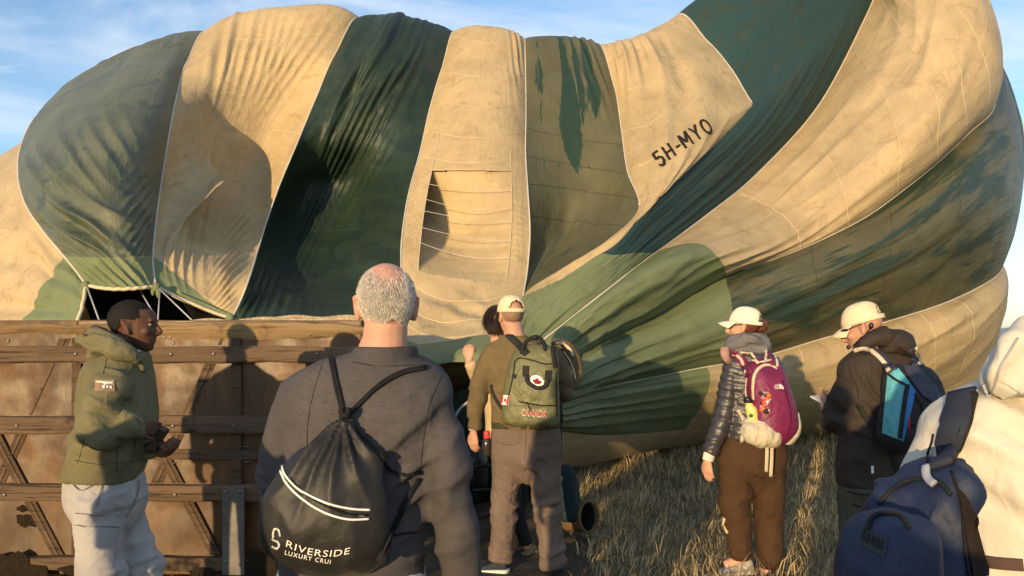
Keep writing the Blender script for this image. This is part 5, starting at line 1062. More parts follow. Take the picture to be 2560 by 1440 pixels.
for k in range(420):
    t = r2.normal(size=3); t /= np.linalg.norm(t); p = np.array(tuple(L.p(1904, 815, .03))) + t*.04; d_ = t*.5 + np.cross(t, r2.normal(size=3)) + np.array([.4, 0, .1]); d_ /= np.linalg.norm(d_); s_ = np.cross(d_, t); s_ /= np.linalg.norm(s_)+1e-9; b_ = len(V_)
    V_ += [p - s_*.0009, p + s_*.0009, p + d_*r2.uniform(.012, .035)]; F_.append((b_, b_+1, b_+2))
mesh('hair_strands', V_, F_, MATS['auburn'], hr_)
gls = tube('g', path([tuple(np.array(q) @ HR.T*.95 + np.array(tuple(C))) for q in ((-.078, .0, .012), (-.07, .07, .014), (-.04, .100, .010), (-.012, .108, .008))], 14), 0, MATS['black_plastic'], None, 8, flat=([.004]*6 + [.010, .016, .018, .018, .018, .016, .012, .006], .003), normals=[(-.5, -.8, 0)]*14); gls.name = 'sunglasses'; tag(gls, 'dark sunglasses under the brim of the woman\'s pale cap', 'sunglasses')
def quilt(me, axis_parts, seed=1, amp=.010):
    v = verts_of(me); n = normals_of(me); d = np.zeros(len(v)); best = np.full(len(v), 1e9)
    for (a, c, pitch) in axis_parts:
        a = np.array(tuple(a)); c = np.array(tuple(c)); ax = c-a; ln = np.linalg.norm(ax); ax /= ln; t = (v-a)@ax; tc = np.clip(t, -.15, ln+.1); dist = np.linalg.norm(v - a - tc[:, None]*ax, axis=1)
        ph = t/pitch + .25*noise3(v*6, seed) ; q = np.abs(np.sin(np.pi*ph))**.55
        m = dist < best; best[m] = dist[m]; d[m] = amp*(q[m] - .7)
    setverts(me, v + n*(d + .003*fbm(v*22, 3, seed+3) + .004*(1-np.abs(fbm(v*14, 2, seed+9))*3).clip(-.4, 1))[:, None])
jk = L.garment('puffer_jacket', [L.secs([(868, 1872, 30, .07), (880, 1875, 48, .085), (900, 1880, 68, .10), (940, 1884, 76, .12), (1000, 1886, 73, .12), (1060, 1886, 73, .125), (1098, 1887, 75, .13)], 36),
    limb_vf([sL + Vector((.02, 0, .01)), sL.lerp(eL, .5), eL, wL], [.070, .070, .066, .052]), limb_vf([sR + Vector((-.02, 0, .01)), sR.lerp(eR, .5), eR, wR], [.070, .068, .062, .05])], MATS['puffer'], .009, 6)
quilt(jk.data, [(L.p(1886, 880), L.p(1886, 1100), .062), (sL, eL, .055), (eL, wL, .055), (sR, eR, .055)], 3)
tj = bvh(jk)
L.garment('white_cuff', [limb_vf([L.p(1776, 1128, -.05), L.p(1769, 1152, -.05)], [.040, .036])], MATS['cream'], .006, 3)
sc_ = L.garment('scarf', [L.secs([(838, 1868, 42, .082), (852, 1868, 53, .10), (868, 1868, 55, .105), (884, 1866, 52, .10)], 30), limb_vf([L.p(1822, 862, -.07), L.p(1870, 852, -.11), L.p(1915, 862, -.03)], [.03, .034, .03])], MATS['scarf'], .008, 4, amp=.011, f=11, seed=52, aniso=(.5, .5, 1.6), joints=[(L.p(1868, 862, -.09), .14, (.25, 0, 1), 20, .010)])
L.garment('scarf_end', [limb_vf([L.p(1812, 868, -.05), L.p(1812, 890, -.06), L.p(1825, 905, -.05)], [.03, .03, .02])], MATS['rose'], .008, 3, amp=.006, f=14, seed=3)
L.garment('orange_shirt', [L.secs([(1092, 1885, 68, .118), (1118, 1886, 69, .12), (1126, 1886, 67, .118)], 32)], fabric('orange_jersey', (.60, .26, .035)), .009, 4, amp=.004, f=9, seed=2)
tr = L.garment('trousers', [L.secs([(1088, 1884, 70, .12), (1106, 1884, 74, .125), (1118, 1882, 80, .13), (1150, 1880, 86, .14), (1185, 1878, 76, .12), (1215, 1878, 46, .08), (1240, 1878, 16, .03)], 36), limb_vf([hl, hl.lerp(kl, .5), kl, al + Vector((0, 0, .04)), al], [.112, .108, .098, .072, .050]), limb_vf([hr, hr.lerp(kr, .5), kr, ar + Vector((0, 0, .05)), ar], [.112, .110, .096, .078, .058])], MATS['brown_jersey'], .010, 5,
    amp=.006, f=5, seed=55, joints=[(kl, .14, (-.7, 0, 1), 10, .012), (L.p(1880, 1190, -.1), .13, (.6, 0, 1), 11, .009), (kr, .14, (.4, 0, 1), 10, .007), (al + Vector((0, 0, .08)), .08, (0, 0, 1), 18, .008)])
tt = bvh(tr)
pz = [(1808, 1292), (1815, 1297), (1811, 1312), (1822, 1330), (1818, 1335), (1806, 1314)]; patch('printed_mark', tt, pz, MATS['seam'], tr, .004, 5)
sneaker(L.o, L.p(1878, 1434, -.02), L.p(1800, 1440, -.02), fabric('grey_beige_shoe', (.36, .31, .25), .8, .2, .35, vs=25), MATS['beige']); sneaker(L.o, L.p(1936, 1446, .02), L.p(1890, 1450, .06), MATS['navy_black'], MATS['sneaker_white'])
# purple backpack
BP = L.garment('b', [L.secs([(896, 1914, 18, .03, -.19), (908, 1912, 38, .055, -.20), (935, 1914, 47, .085, -.215), (980, 1923, 52, .10, -.235), (1030, 1932, 56, .11, -.24), (1070, 1934, 56, .11, -.24), (1098, 1928, 46, .09, -.225), (1112, 1924, 34, .06, -.21)], 40, .85, yaw=.12)], MATS['purple'], .008, 4, amp=.006, f=7, seed=61)
BP.parent = None; BP.name = 'purple_backpack'; tag(BP, 'purple backpack with white trim, charms and a lemon bottle on the woman in the puffer', 'backpack'); tb = bvh(BP); ta = [tb, tj, bvh(sc_)]
strap('shoulder_strap', ta, [(1828, 880), (1845, 890), (1862, 912), (1876, 935)], .030, MATS['purple'], BP, th=.008); strap('shoulder_strap', ta, [(1916, 882), (1926, 895), (1934, 915)], .022, MATS['purple'], BP, th=.008)
for pix in ([(1812, 898), (1822, 884), (1842, 888), (1858, 912), (1868, 932)], [(1850, 878), (1870, 880), (1885, 896), (1895, 912)], [(1912, 876), (1914, 895), (1913, 906)], [(1936, 890), (1940, 905), (1941, 918)]): strap('strap_edge', ta, pix, .009, MATS['ecru'], BP, th=.004, off=.012)
strap('front_trim', tb, [(1884, 1000), (1883, 965), (1890, 930), (1908, 914), (1930, 914), (1942, 922)], .010, MATS['ecru'], BP, th=.003, off=.004)
strap('haul_loop', ta, [(1882, 905), (1898, 908), (1915, 906), (1926, 903)], .006, MATS['ecru'], BP, th=.005, off=.014)
mesh('loop_knot', *ell_vf(hit(ta, 1900, 906, .01)[0], (.02, .012, .008)), MATS['dark_maroon'], BP)
cord('edge_piping', tb, [(1868, 945), (1866, 975), (1872, 1010), (1880, 1040)], .005, MATS['ecru'], BP); cord('seam', tb, [(1955, 950), (1970, 1000), (1978, 1050), (1970, 1085)], .003, fabric('plum_seam', (.06, .006, .025)), BP)
# quarter-dome badge with three cut bands beside small lettering lines
for r0, r1 in ((9.5, 12.5), (5.2, 8.2), (.8, 4.0)):
    arc = [(1946 + r1*math.cos(a)*1.0, 972 - r1*math.sin(a)*.95 + .12*r1*math.cos(a)) for a in np.linspace(0, math.pi/2, 9)] + [(1946 + r0*math.cos(a), 972 - r0*math.sin(a)*.95 + .12*r0*math.cos(a)) for a in np.linspace(math.pi/2, 0, 9)]
    patch('printed_mark', tb, arc, MATS['white_print'], BP, .005, 4)
for i, tx in enumerate(('THE', 'NORTH', 'FACE')): lettering('lettering', tx, lambda s, h, i=i: (1936.5 - (2.2 if i == 1 else 0) + (8 if i != 1 else 10)*s, 964.5 + 4*i - 3.2*h + 1.0*s), tb, MATS['white_print'], BP, .006, .02, 1.0, 1)
# pale lower pocket, its straps and bottle
pk = L.garment('b', [L.secs([(1046, 1888, 22, .05, -.27), (1062, 1894, 36, .075, -.285), (1085, 1902, 45, .085, -.295), (1106, 1908, 40, .08, -.285), (1117, 1912, 26, .05, -.27)], 30, .85)], MATS['ecru'], .008, 3, amp=.012, f=12, seed=66); pk.name = 'mesh_pocket'; pk.parent = BP
wb = L.garment('b', [L.secs([(1030, 1985, 10, .03, -.20), (1060, 1986, 16, .05, -.21), (1090, 1975, 20, .06, -.22), (1110, 1955, 22, .05, -.22)], 24, .9)], MATS['ecru'], .008, 3, amp=.006, f=12, seed=67); wb.name = 'side_pocket'; wb.parent = BP
for a, c in (((1918, 1116), (1916, 1180)), ((1930, 1116), (1927, 1192))): tube('webbing_tail', path([P(*a, 4.72), P(a[0]-1, (a[1]+c[1])/2, 4.73), P(*c, 4.75)], 10), 0, MATS['ecru'], BP, 8, flat=(.011, .002), normals=[(0, -1, 0)]*10)
strap('hip_strap', [tj, tt], [(1845, 1025), (1858, 1048), (1860, 1070), (1854, 1105)], .011, MATS['ecru'], BP, th=.003, off=.006)
btl = mesh('lemon_bottle', *loft_vf([(L.p(1884, 1052, -.29), EX*.034, EYv*.034), (L.p(1878, 1022, -.29), EX*.036, EYv*.036), (L.p(1874, 1012, -.29), EX*.024, EYv*.024), (L.p(1872, 1006, -.29), EX*.024, EYv*.024)], 20), plain('lemon_enamel', (.62, .58, .20), .35, .4)); tag(btl, 'lemon yellow water bottle in the purple backpack\'s mesh pocket', 'bottle')
mesh('bottle_lid', *loft_vf([(L.p(1872, 1007, -.29), EX*.026, EYv*.026), (L.p(1869, 996, -.29), EX*.026, EYv*.026), (L.p(1868, 992, -.29), EX*.015, EYv*.015)], 16), MATS['black_plastic'], btl)
tz = bvh(btl); patch('printed_ring', tz, [(1878 + 5*math.cos(a), 1039 + 5*math.sin(a)) for a in tk], plain('green_print', (.03, .09, .05), .6), btl, .003, 4)
ch_cols = [plain('charm_orange', (.55, .13, .04), .5), plain('charm_white', (.7, .66, .6), .5), plain('charm_black', (.02, .015, .015), .5), plain('charm_red', (.42, .03, .04), .5), plain('charm_pink', (.5, .2, .22), .5)]
cch = empty('charm_bunch', L.p(1912, 1010, -.36)); tag(cch, 'bunch of small orange, white and black charms hanging on the purple backpack', 'charm')
for k in range(26):
    a, c = 1910 + r2.normal()*6, 1004 + r2.normal()*11; h_ = hit(tb, a, c, .012)
    if h_: mesh('charm', *ell_vf(h_[0], tuple(r2.uniform(.009, .019, 3)), np.array(Matrix.Rotation(r2.uniform(0, 3), 3, 'Y')), 8, 6), ch_cols[k % 5], cch)
for k in range(4):
    h_ = hit(tb, 1907 + 4*k, 980, .01)
    if h_: tube('charm_cord', [h_[0], h_[0] + Vector((.004*k, -.01, -.05))], .003, ch_cols[1], cch, 5)
# ================================================================== the man in the black hooded jacket with the blue backpack
MATS['black_soft'] = fabric('black_brown_softshell', (.036, .026, .020), .75, .25, .12, vs=6, weave=600, bump=.3, fold=.4, fs=11)
MATS['green_grey'] = fabric('green_grey_trekking', (.070, .068, .048), .85, .2, .12)
MATS['teal'] = fabric('teal_nylon', (.10, .36, .40), .6, .3, .12, vs=7, fold=.4, fs=14); MATS['azure'] = fabric('azure_nylon', (.02, .16, .42), .55, .35, .12, fold=.3)
MATS['navy_flap'] = fabric('navy_slate_nylon', (.035, .036, .055), .6, .35, .15, fold=.4, fs=12); MATS['grey_mesh'] = fabric('charcoal_mesh', (.020, .020, .023), .7, .3, .2, weave=260, bump=.8, fold=.3)
K_ = Person('man in a black hooded jacket and cream cap bowed over his phone', 3.95, 'skin_tan')
C = K_.p(2158, 818); hp, HR = head_vf(C, (-.78, .50, -.42), s=.98); K_.body += hp
K_.body.append(limb_vf([K_.p(2166, 835, .0), K_.p(2180, 860, 0), K_.p(2198, 895, 0)], [.060, .066, .08])); K_.body.append(K_.secs([(890, 2200, 40, .07), (930, 2210, 90, .09), (1050, 2205, 85, .10), (1200, 2190, 80, .10), (1250, 2190, 75, .10)]))
sL, eL, wL = K_.p(2128, 955, 0), K_.p(2098, 1048, .06), K_.p(2086, 1018, .26); sR, eR, wR = K_.p(2300, 960, 0), K_.p(2330, 1060, .06), K_.p(2230, 1040, .30)
K_.body += [limb_vf([sL, eL, wL], [.045, .036, .027]), limb_vf([sR, eR, wR], [.045, .036, .027])]; K_.body += hand_vf(wL, (-.25, .8, .3), (.4, 0, .8), .6, .95, -1) + hand_vf(wR, (-.7, .5, .2), (0, 0, 1), .6, .95, 1)
for k in (-38, 38): K_.body.append(limb_vf([K_.p(2185+k, 1230), K_.p(2185+k, 1410, .02), K_.p(2188+k, GZ(3.95)-35)], [.075, .052, .038]))
K_.build(.006, 3); cap(K_.o, C, HR, MATS['cap_cream'], .97, .068, .02, lift=.008, tilt=.14)
gl = tube('g', path([tuple(np.array(q) @ HR.T + np.array(tuple(C))) for q in ((-.080, -.01, .012), (-.082, .05, .014), (-.055, .098, .008), (-.02, .106, .004))], 12), 0, MATS['black_plastic'], None, 8, flat=([.003]*6 + [.012, .016, .016, .016, .012, .006], .002), normals=[(-.6, -.7, 0)]*12); gl.name = 'sunglasses'; tag(gl, 'dark sunglasses on the man bowed over his phone', 'sunglasses')
jk = K_.garment('jacket', [K_.secs([(872, 2192, 52, .085), (892, 2198, 84, .10), (920, 2206, 108, .12), (960, 2212, 112, .135), (1020, 2208, 106, .14), (1100, 2196, 98, .14), (1170, 2188, 92, .14), (1205, 2184, 88, .138), (1216, 2183, 84, .134)], 36),
    limb_vf([sL + Vector((.03, 0, .01)), sL.lerp(eL, .5), eL, wL], [.088, .086, .078, .058]), limb_vf([sR + Vector((-.03, 0, .01)), sR.lerp(eR, .5), eR, wR], [.088, .086, .078, .058])], MATS['black_soft'], .010, 6,
    amp=.008, f=6, seed=74, joints=[(eL, .13, (.7, 0, 1), 13, .012), (K_.p(2170, 1000, -.13), .14, (1, 0, .4), 14, .006), (K_.p(2160, 1130, -.13), .16, (.5, 0, 1), 10, .008)])
tj = bvh(jk)
hood = K_.garment('hood', [ell_vf(K_.p(2222, 852, -.02), (.115, .10, .060)), ell_vf(K_.p(2240, 866, -.05), (.085, .09, .055)), limb_vf([K_.p(2150, 868, -.07), K_.p(2178, 852, -.085), K_.p(2215, 838, -.07)], [.030, .04, .05]), limb_vf([K_.p(2140, 880, -.03), K_.p(2152, 866, -.05)], [.02, .03])], MATS['black_soft'], .008, 5, jk, amp=.010, f=7, seed=77, joints=[(K_.p(2235, 870, -.1), .12, (.5, 0, 1), 13, .012)])
mesh('toggle', *ell_vf(K_.p(2178, 814, -.10), (.012, .012, .016)), MATS['black_plastic'], hood); mesh('toggle', *ell_vf(K_.p(2121, 868, -.05), (.010, .010, .012)), MATS['black_plastic'], hood); cord('toggle_cord', [bvh(hood), bvh(K_.o)], [(2178, 816), (2166, 832), (2150, 850), (2136, 864)], .004, MATS['black_cord'], hood)
patch('hem_tag', tj, [(2178, 1164), (2184, 1164), (2185, 1182), (2179, 1183)], MATS['white_print'], jk, .004, 3)
for pix in ([(2122, 925), (2140, 960), (2148, 1010)], [(2110, 1185), (2160, 1195), (2240, 1200)]): cord('seam', tj, pix, .0016, MATS['black_cord'], jk, 14, 0)
tr = K_.garment('trousers', [K_.secs([(1195, 2185, 82, .13), (1230, 2184, 82, .13), (1270, 2184, 66, .10), (1310, 2184, 30, .05)], 34)] + [limb_vf([K_.p(2185+k, 1230), K_.p(2185+k, 1410, .02), K_.p(2188+k, GZ(3.95)-25)], [.10, .086, .078]) for k in (-40, 40)], MATS['green_grey'], .011, 5, amp=.008, f=7, seed=78)
tt = bvh(tr); patch('red_tab', tt, [(2118, 1196), (2129, 1196), (2130, 1211), (2119, 1211)], MATS['flag_red'], tr, .01, 3); cord('seam', tt, [(2120, 1228), (2150, 1236), (2190, 1234)], .003, MATS['black_cord'], tr); cord('seam', tt, [(2130, 1260), (2160, 1268), (2188, 1264)], .003, MATS['black_cord'], tr)
for k in (-40, 40): h_ = Vector((K_.p(2188+k, 1500).x, 3.88, .0)); sneaker(K_.o, h_, h_ + Vector((-.06, .26, 0)), MATS['navy_black'], MATS['beige'])
ph = mesh('phone', *box_vf(K_.p(2062, 1004, .36), (.038, .075, .005), np.array(Matrix.Rotation(.5, 3, 'Z') @ Matrix.Rotation(.35, 3, 'X')), .003), plain('phone_silver', (.5, .5, .52), .3, .5), None, False); tag(ph, 'slim pale phone held in front of the man in the black jacket', 'phone')
me_ = K_.garment('b', [K_.secs([(912, 2268, 34, .04, -.20), (926, 2272, 56, .07, -.21), (955, 2280, 68, .09, -.225), (1000, 2286, 74, .105, -.24), (1050, 2276, 74, .11, -.245), (1095, 2264, 64, .105, -.235), (1120, 2260, 50, .08, -.22), (1132, 2260, 34, .05, -.21)], 40, .75, yaw=.25)], MATS['grey_mesh'], .008, 4, amp=.007, f=8, seed=81)
BP = me_; BP.parent = None; BP.name = 'blue_backpack'; tag(BP, 'teal and blue backpack with black mesh front worn by the man in black', 'backpack'); tb = bvh(BP); ta = [tb, tj, bvh(hood)]
for nm, poly, mt, of in (('teal_panel', [(2221, 934), (2246, 922), (2272, 955), (2263, 1020), (2251, 1099), (2207, 1082), (2214, 1010)], 'teal', .005), ('azure_panel', [(2272, 955), (2288, 978), (2274, 1040), (2258, 1104), (2251, 1099), (2263, 1020)], 'azure', .005),
    ('navy_flap', [(2254, 916), (2296, 920), (2322, 945), (2344, 985), (2338, 1012), (2304, 990), (2276, 952)], 'navy_flap', .010), ('azure_side', [(2322, 945), (2338, 968), (2354, 1005), (2352, 1030), (2344, 1020), (2344, 985)], 'azure', .006)):
    patch(nm, tb, poly, MATS[mt], BP, of, 12)
strap('zip', tb, [(2268, 962), (2260, 1010), (2249, 1094)], .010, MATS['black_web'], BP, th=.003, off=.009); strap('zip', tb, [(2225, 938), (2240, 950), (2262, 962)], .006, MATS['black_web'], BP, th=.003, off=.008)
for pix in ([(2284, 985), (2300, 1010), (2310, 1040)], [(2278, 1060), (2300, 1070), (2325, 1066)]): cord('bungee', tb, pix, .004, MATS['black_cord'], BP)
patch('red_loop', tb, [(2271, 1040), (2274, 1040), (2272, 1072), (2269, 1072)], MATS['flag_red'], BP, .012, 4)
strap('shoulder_strap', ta, [(2160, 872), (2185, 880), (2208, 900), (2232, 930)], .026, MATS['navy_flap'], BP, th=.007); strap('strap_edge', ta, [(2138, 876), (2160, 868), (2185, 884), (2210, 910), (2226, 930)], .011, fabric('cream_binding', (.55, .46, .36)), BP, th=.004, off=.012)
strap('shoulder_strap', ta, [(2275, 872), (2284, 890), (2290, 918)], .020, MATS['navy_flap'], BP, th=.007); strap('strap_edge', ta, [(2284, 868), (2293, 890), (2298, 916)], .009, MATS['beige'], BP, th=.004, off=.012)
strap('hip_strap', [tj], [(2145, 1012), (2165, 1045), (2190, 1078), (2215, 1100)], .013, MATS['black_web'], BP, th=.004); strap('hip_strap', [tj], [(2222, 1125), (2238, 1160), (2248, 1190)], .012, MATS['black_web'], BP, th=.004)

# ================================================================== the person in the white hooded jacket, nearest on the right
MATS['white_jacket'] = fabric('off_white_softshell', (.57, .52, .44), .8, .2, .05, vs=5, weave=600, bump=.25, fold=.35, fs=10)
MATS['navy_bag'] = fabric('navy_nylon', (.012, .020, .052), .6, .35, .2, vs=6, weave=500, bump=.3, fold=.35, fs=8); MATS['navy_strap'] = fabric('navy_webbing', (.030, .034, .052), .8, .2, .1)
MATS['grey_cord'] = fabric('grey_binding', (.36, .37, .42), .8, .2)
H = Person('person in an off-white hooded jacket at the right edge, navy backpack on one shoulder', 1.35, 'skin_fair')
C = H.p(2745, 715, .02); hp, HR = head_vf(C, (-.1, 1, -.05), s=.98); H.body += hp; H.body.append(limb_vf([H.p(2740, 780), H.p(2700, 930)], [.06, .075]))
H.body.append(H.secs([(930, 2690, 120, .07), (1050, 2690, 260, .09), (1300, 2690, 250, .10), (1700, 2690, 240, .10), (2000, 2690, 240, .11)]))
sL, eL, wL = H.p(2410, 1100, 0), H.p(2352, 1250, .05), H.p(2430, 1400, .26); sR, eR, wR = H.p(2970, 1100, 0), H.p(3030, 1420, .03), H.p(2990, 1640, .2)
H.body += [limb_vf([sL, eL, wL], [.045, .036, .027]), limb_vf([sR, eR, wR], [.045, .036, .027])]; H.body += hand_vf(wL, wL-eL, (0, 0, -1), .4, 1, 1) + hand_vf(wR, wR-eR, (-1, 0, 0), .4, 1, -1)
for k in (-130, 130): H.body.append(limb_vf([H.p(2690+k, 1950), H.p(2690+k, 2480), H.p(2690+k, GZ(1.35)-110)], [.075, .052, .038]))
H.build(.0062, 3)
def kh(x, y, z): return y < .03 and z > -.05 or z > .06
mesh('hair', *hair_shell(C, HR, .98, kh, .006), fabric('brown_hair', (.08, .045, .025), .6, .3, .3, vs=90), H.o)
jk = H.garment('hooded_jacket', [H.secs([(915, 2690, 130, .095), (950, 2690, 200, .11), (990, 2690, 280, .125), (1040, 2690, 350, .14), (1110, 2690, 372, .15), (1250, 2690, 360, .152), (1450, 2690, 350, .152), (1700, 2690, 345, .15)], 44),
    limb_vf([sL + Vector((.03, 0, .012)), sL.lerp(eL, .5), eL, wL], [.080, .078, .070, .052]), limb_vf([sR + Vector((-.03, 0, .012)), sR.lerp(eR, .5), eR, wR], [.080, .078, .070, .052])], MATS['white_jacket'], .009, 8,
    amp=.010, f=7, seed=84, joints=[(H.p(2420, 1130, -.1), .12, (.8, 0, 1), 10, .006), (H.p(2520, 1080, -.14), .16, (.6, 0, 1), 9, .007), (H.p(2540, 1300, -.15), .2, (1, 0, .35), 8, .006)])
tj = bvh(jk)
hood = H.garment('hood', [loft_vf([(H.p(2720, 1010, -.06), EX*.16, EYv*.10), (H.p(2690, 960, -.08), EX*.150, EYv*.085 + EZ*.02), (H.p(2690, 900, -.09), EX*.125, EYv*.07 + EZ*.02), (H.p(2700, 850, -.08), EX*.105, EYv*.055), (H.p(2715, 800, -.06), EX*.09, EYv*.04), (H.p(2725, 770, -.05), EX*.06, EYv*.03)], 30, .8), limb_vf([H.p(2482, 992, -.07), H.p(2486, 950, -.10), H.p(2512, 900, -.11), H.p(2560, 848, -.10), H.p(2610, 805, -.08)], [.014, .020, .022, .024, .022]), limb_vf([H.p(2500, 1005, -.08), H.p(2590, 985, -.16), H.p(2720, 990, -.18)], [.014, .022, .03])], MATS['white_jacket'], .007, 4, jk, amp=.007, f=8, seed=87, joints=[(H.p(2540, 930, -.16), .12, (1, 0, .6), 13, .010), (H.p(2560, 990, -.15), .1, (.2, 0, 1), 14, .010)])
th_ = bvh(hood); strap('hood_binding', [th_, tj], [(2545, 845), (2515, 890), (2494, 930), (2486, 965), (2476, 990)], .0018, MATS['grey_cord'], hood, th=.001); cord('hood_cord', [th_, tj], [(2462, 960), (2470, 978), (2478, 992)], .003, MATS['grey_cord'], hood)
cord('sleeve_seam', tj, [(2362, 1010), (2345, 1060), (2335, 1110), (2325, 1165)], .0014, MATS['grey_cord'], jk, 18, 0); strap('waist_tape', tj, [(2440, 1400), (2500, 1408), (2559, 1412)], .010, fabric('brown_tape', (.085, .052, .045)), jk, th=.002)
BP = H.garment('b', [H.secs([(1146, 2362, 18, .03, -.17), (1168, 2350, 34, .05, -.18), (1208, 2322, 56, .062, -.19), (1270, 2296, 80, .072, -.20), (1340, 2278, 98, .08, -.205), (1430, 2270, 110, .085, -.205), (1560, 2268, 114, .085, -.20), (1640, 2272, 106, .08, -.19)], 44, .46, yaw=.20)], MATS['navy_bag'], .008, 4, amp=.006, f=7, seed=91, joints=[(H.p(2340, 1200, -.28), .14, (.9, 0, .6), 17, .016), (H.p(2240, 1290, -.28), .12, (.7, 0, 1), 13, .010)])
BP.parent = None; BP.name = 'navy_backpack'; tag(BP, 'large navy backpack hanging from one shoulder of the white jacket', 'backpack'); tb = bvh(BP); ta = [tb, tj]
strap('shoulder_strap', ta, [(2408, 985), (2402, 1010), (2388, 1070), (2370, 1125), (2356, 1170)], .024, MATS['navy_strap'], BP, th=.005, off=.006, taper=[.026, .026, .022, .018]); strap('strap_edge', ta, [(2438, 990), (2424, 1040), (2402, 1105), (2374, 1160)], .008, MATS['black_web'], BP, th=.005, off=.006)
strap('handle_loop', tb, [(2322, 1176), (2324, 1190), (2331, 1206), (2342, 1218)], .006, MATS['grey_cord'], BP, th=.004, off=.008); cord('hanging_cord', ta, [(2335, 1085), (2330, 1110), (2320, 1135), (2318, 1158)], .0018, MATS['black_cord'], BP)
fp = H.garment('b', [H.secs([(1282, 2236, 34, .03, -.285), (1296, 2232, 52, .045, -.29), (1340, 2224, 66, .055, -.295), (1430, 2216, 76, .06, -.30), (1520, 2214, 78, .06, -.295)], 36, .5, yaw=.2)], MATS['navy_bag'], .007, 4, BP, amp=.006, f=8, seed=93); fp.name = 'front_pocket'; tp = [tb, bvh(fp)]
cord('pocket_zip', tp, [(2170, 1330), (2180, 1298), (2215, 1286), (2255, 1296), (2272, 1322)], .003, MATS['black_web'], fp, 24); cord('main_zip', tb, [(2196, 1262), (2240, 1220), (2300, 1200), (2350, 1208), (2376, 1240)], .0032, MATS['black_web'], BP, 24)
for pix in ([(2175, 1285), (2215, 1280), (2250, 1292), (2268, 1320)], [(2380, 1180), (2400, 1250), (2408, 1340), (2420, 1438)], [(2128, 1380), (2160, 1400), (2200, 1438)]): cord('seam', tb, pix, .0022, MATS['black_cord'], BP, 20)
patch('back_panel', tb, [(2386, 1215), (2412, 1235), (2440, 1300), (2466, 1400), (2470, 1439), (2425, 1439), (2412, 1340)], fabric('brown_black_pad', (.022, .015, .012), .9, .1), BP, .006, 10)
patch('printed_panel', tp, [(2160, 1322), (2222, 1350), (2212, 1392), (2148, 1362)], plain('faded_print', (.022, .028, .034), .7), fp, .003, 8)
for i in range(5): patch('printed_bar', tp, [(2164 + 11*i, 1330 + 5*i), (2169 + 11*i, 1332 + 5*i), (2164 + 11*i, 1356 + 5*i), (2158 + 11*i, 1354 + 5*i)], MATS['black_web'], fp, .005, 3)
H.garment('trousers', [H.secs([(1640, 2690, 340, .15), (1800, 2690, 335, .15), (2000, 2690, 330, .15)], 30)] + [limb_vf([H.p(2690+k, 1950), H.p(2690+k, 2480), H.p(2690+k, GZ(1.35)-60)], [.10, .085, .07]) for k in (-135, 135)], MATS['navy_strap'], .014, 4, amp=.005, f=8, seed=95)
for k in (-135, 135): h_ = H.p(2690+k, GZ(1.35), -.05); h_.z = 0; sneaker(H.o, h_, h_ + Vector((0, .26, 0)), MATS['cream'], MATS['beige'])

# ================================================================== onlookers outside the frame whose shadows the photograph shows
def onlooker(x, y, h, label, top, legs, w=1.0, arms='down', fwd=(.15, 1, 0)):
    s = h/1.75; O = Vector((x, y, 0)); Rr = basis(fwd)
    def q(a, c, e): return O + Vector(tuple(Rr @ np.array([a*s, c*s, e*s])))
    pr = Person(label, y, 'skin_tan'); C = q(0, .02, 1.634); hp, HR = head_vf(C, fwd, s=s); pr.body += hp; pr.body.append(limb_vf([q(0, 0, 1.58), q(0, -.01, 1.42)], [.058, .075])); ax_, ay_ = Vector(tuple(Rr[:, 0])), Vector(tuple(Rr[:, 1]))
    pr.body.append(loft_vf([(q(0, 0, z), ax_*r_*w, ay_*d_) for z, r_, d_ in ((1.46, .10, .06), (1.38, .15, .09), (1.1, .13, .09), (.95, .14, .10), (.82, .13, .09))], 24)); ar_ = []
    for sg in (-1, 1):
        pts = [q(sg*.19*w, 0, 1.40), q(sg*.25*w, -.02, 1.12), q(sg*.24*w, .06, .88)] if arms == 'down' else [q(sg*.19*w, 0, 1.40), q(sg*.25*w, .05, 1.16), q(sg*.10, .28, 1.38)]
        pr.body.append(limb_vf(pts, [.045, .036, .027])); pr.body += hand_vf(pts[2], (pts[2]-pts[1]), (-sg, .2, 0), .4, s, sg); ar_.append(limb_vf([pts[0], pts[0].lerp(pts[1], .5), pts[1], pts[2]], [.075, .072, .064, .05]))
        pr.body.append(limb_vf([q(sg*.10, 0, .85), q(sg*.10, .01, .48), q(sg*.105, -.02, .07)], [.07, .05, .036]))
    pr.build(.009, 2)
    mesh('hair', *hair_shell(C, HR, s, lambda x, y, z: y < .03 and z > -.05 or z > .06, .008, 24, 16), MATS['hair_black'], pr.o)
    pr.garment('jacket', [loft_vf([(q(0, 0, z), ax_*r_*w, ay_*d_) for z, r_, d_ in ((1.50, .07, .07), (1.46, .13, .09), (1.40, .20, .11), (1.2, .195, .13), (1.0, .18, .13), (.88, .19, .135), (.84, .18, .13))], 28)] + ar_, top, .014, 5, amp=.006, f=8, seed=int(x*10) % 50 + 3)
    pr.garment('trousers', [loft_vf([(q(0, 0, z), ax_*.175*w, ay_*.12) for z in (.92, .84, .76)], 24)] + [limb_vf([q(sg*.10, 0, .82), q(sg*.105, .01, .48), q(sg*.11, -.02, .08)], [.10, .085, .075]) for sg in (-1, 1)], legs, .014, 4, amp=.004, f=8, seed=5)
    for sg in (-1, 1): h_ = q(sg*.11, -.07, 0); sneaker(pr.o, h_, h_ + Vector(tuple(Rr[:, 1]))*.26, MATS['navy_black'], MATS['sneaker_white'])
    return pr
onlooker(-2.56, 3.0, 1.80, 'onlooker beyond the left edge whose shadow falls on the basket', MATS['olive'], MATS['taupe'], 1.05)
onlooker(-2.33, 1.25, 1.64, 'onlooker beyond the left edge whose shadow falls on the guide\'s chest', MATS['om_jacket'], MATS['green_grey'])
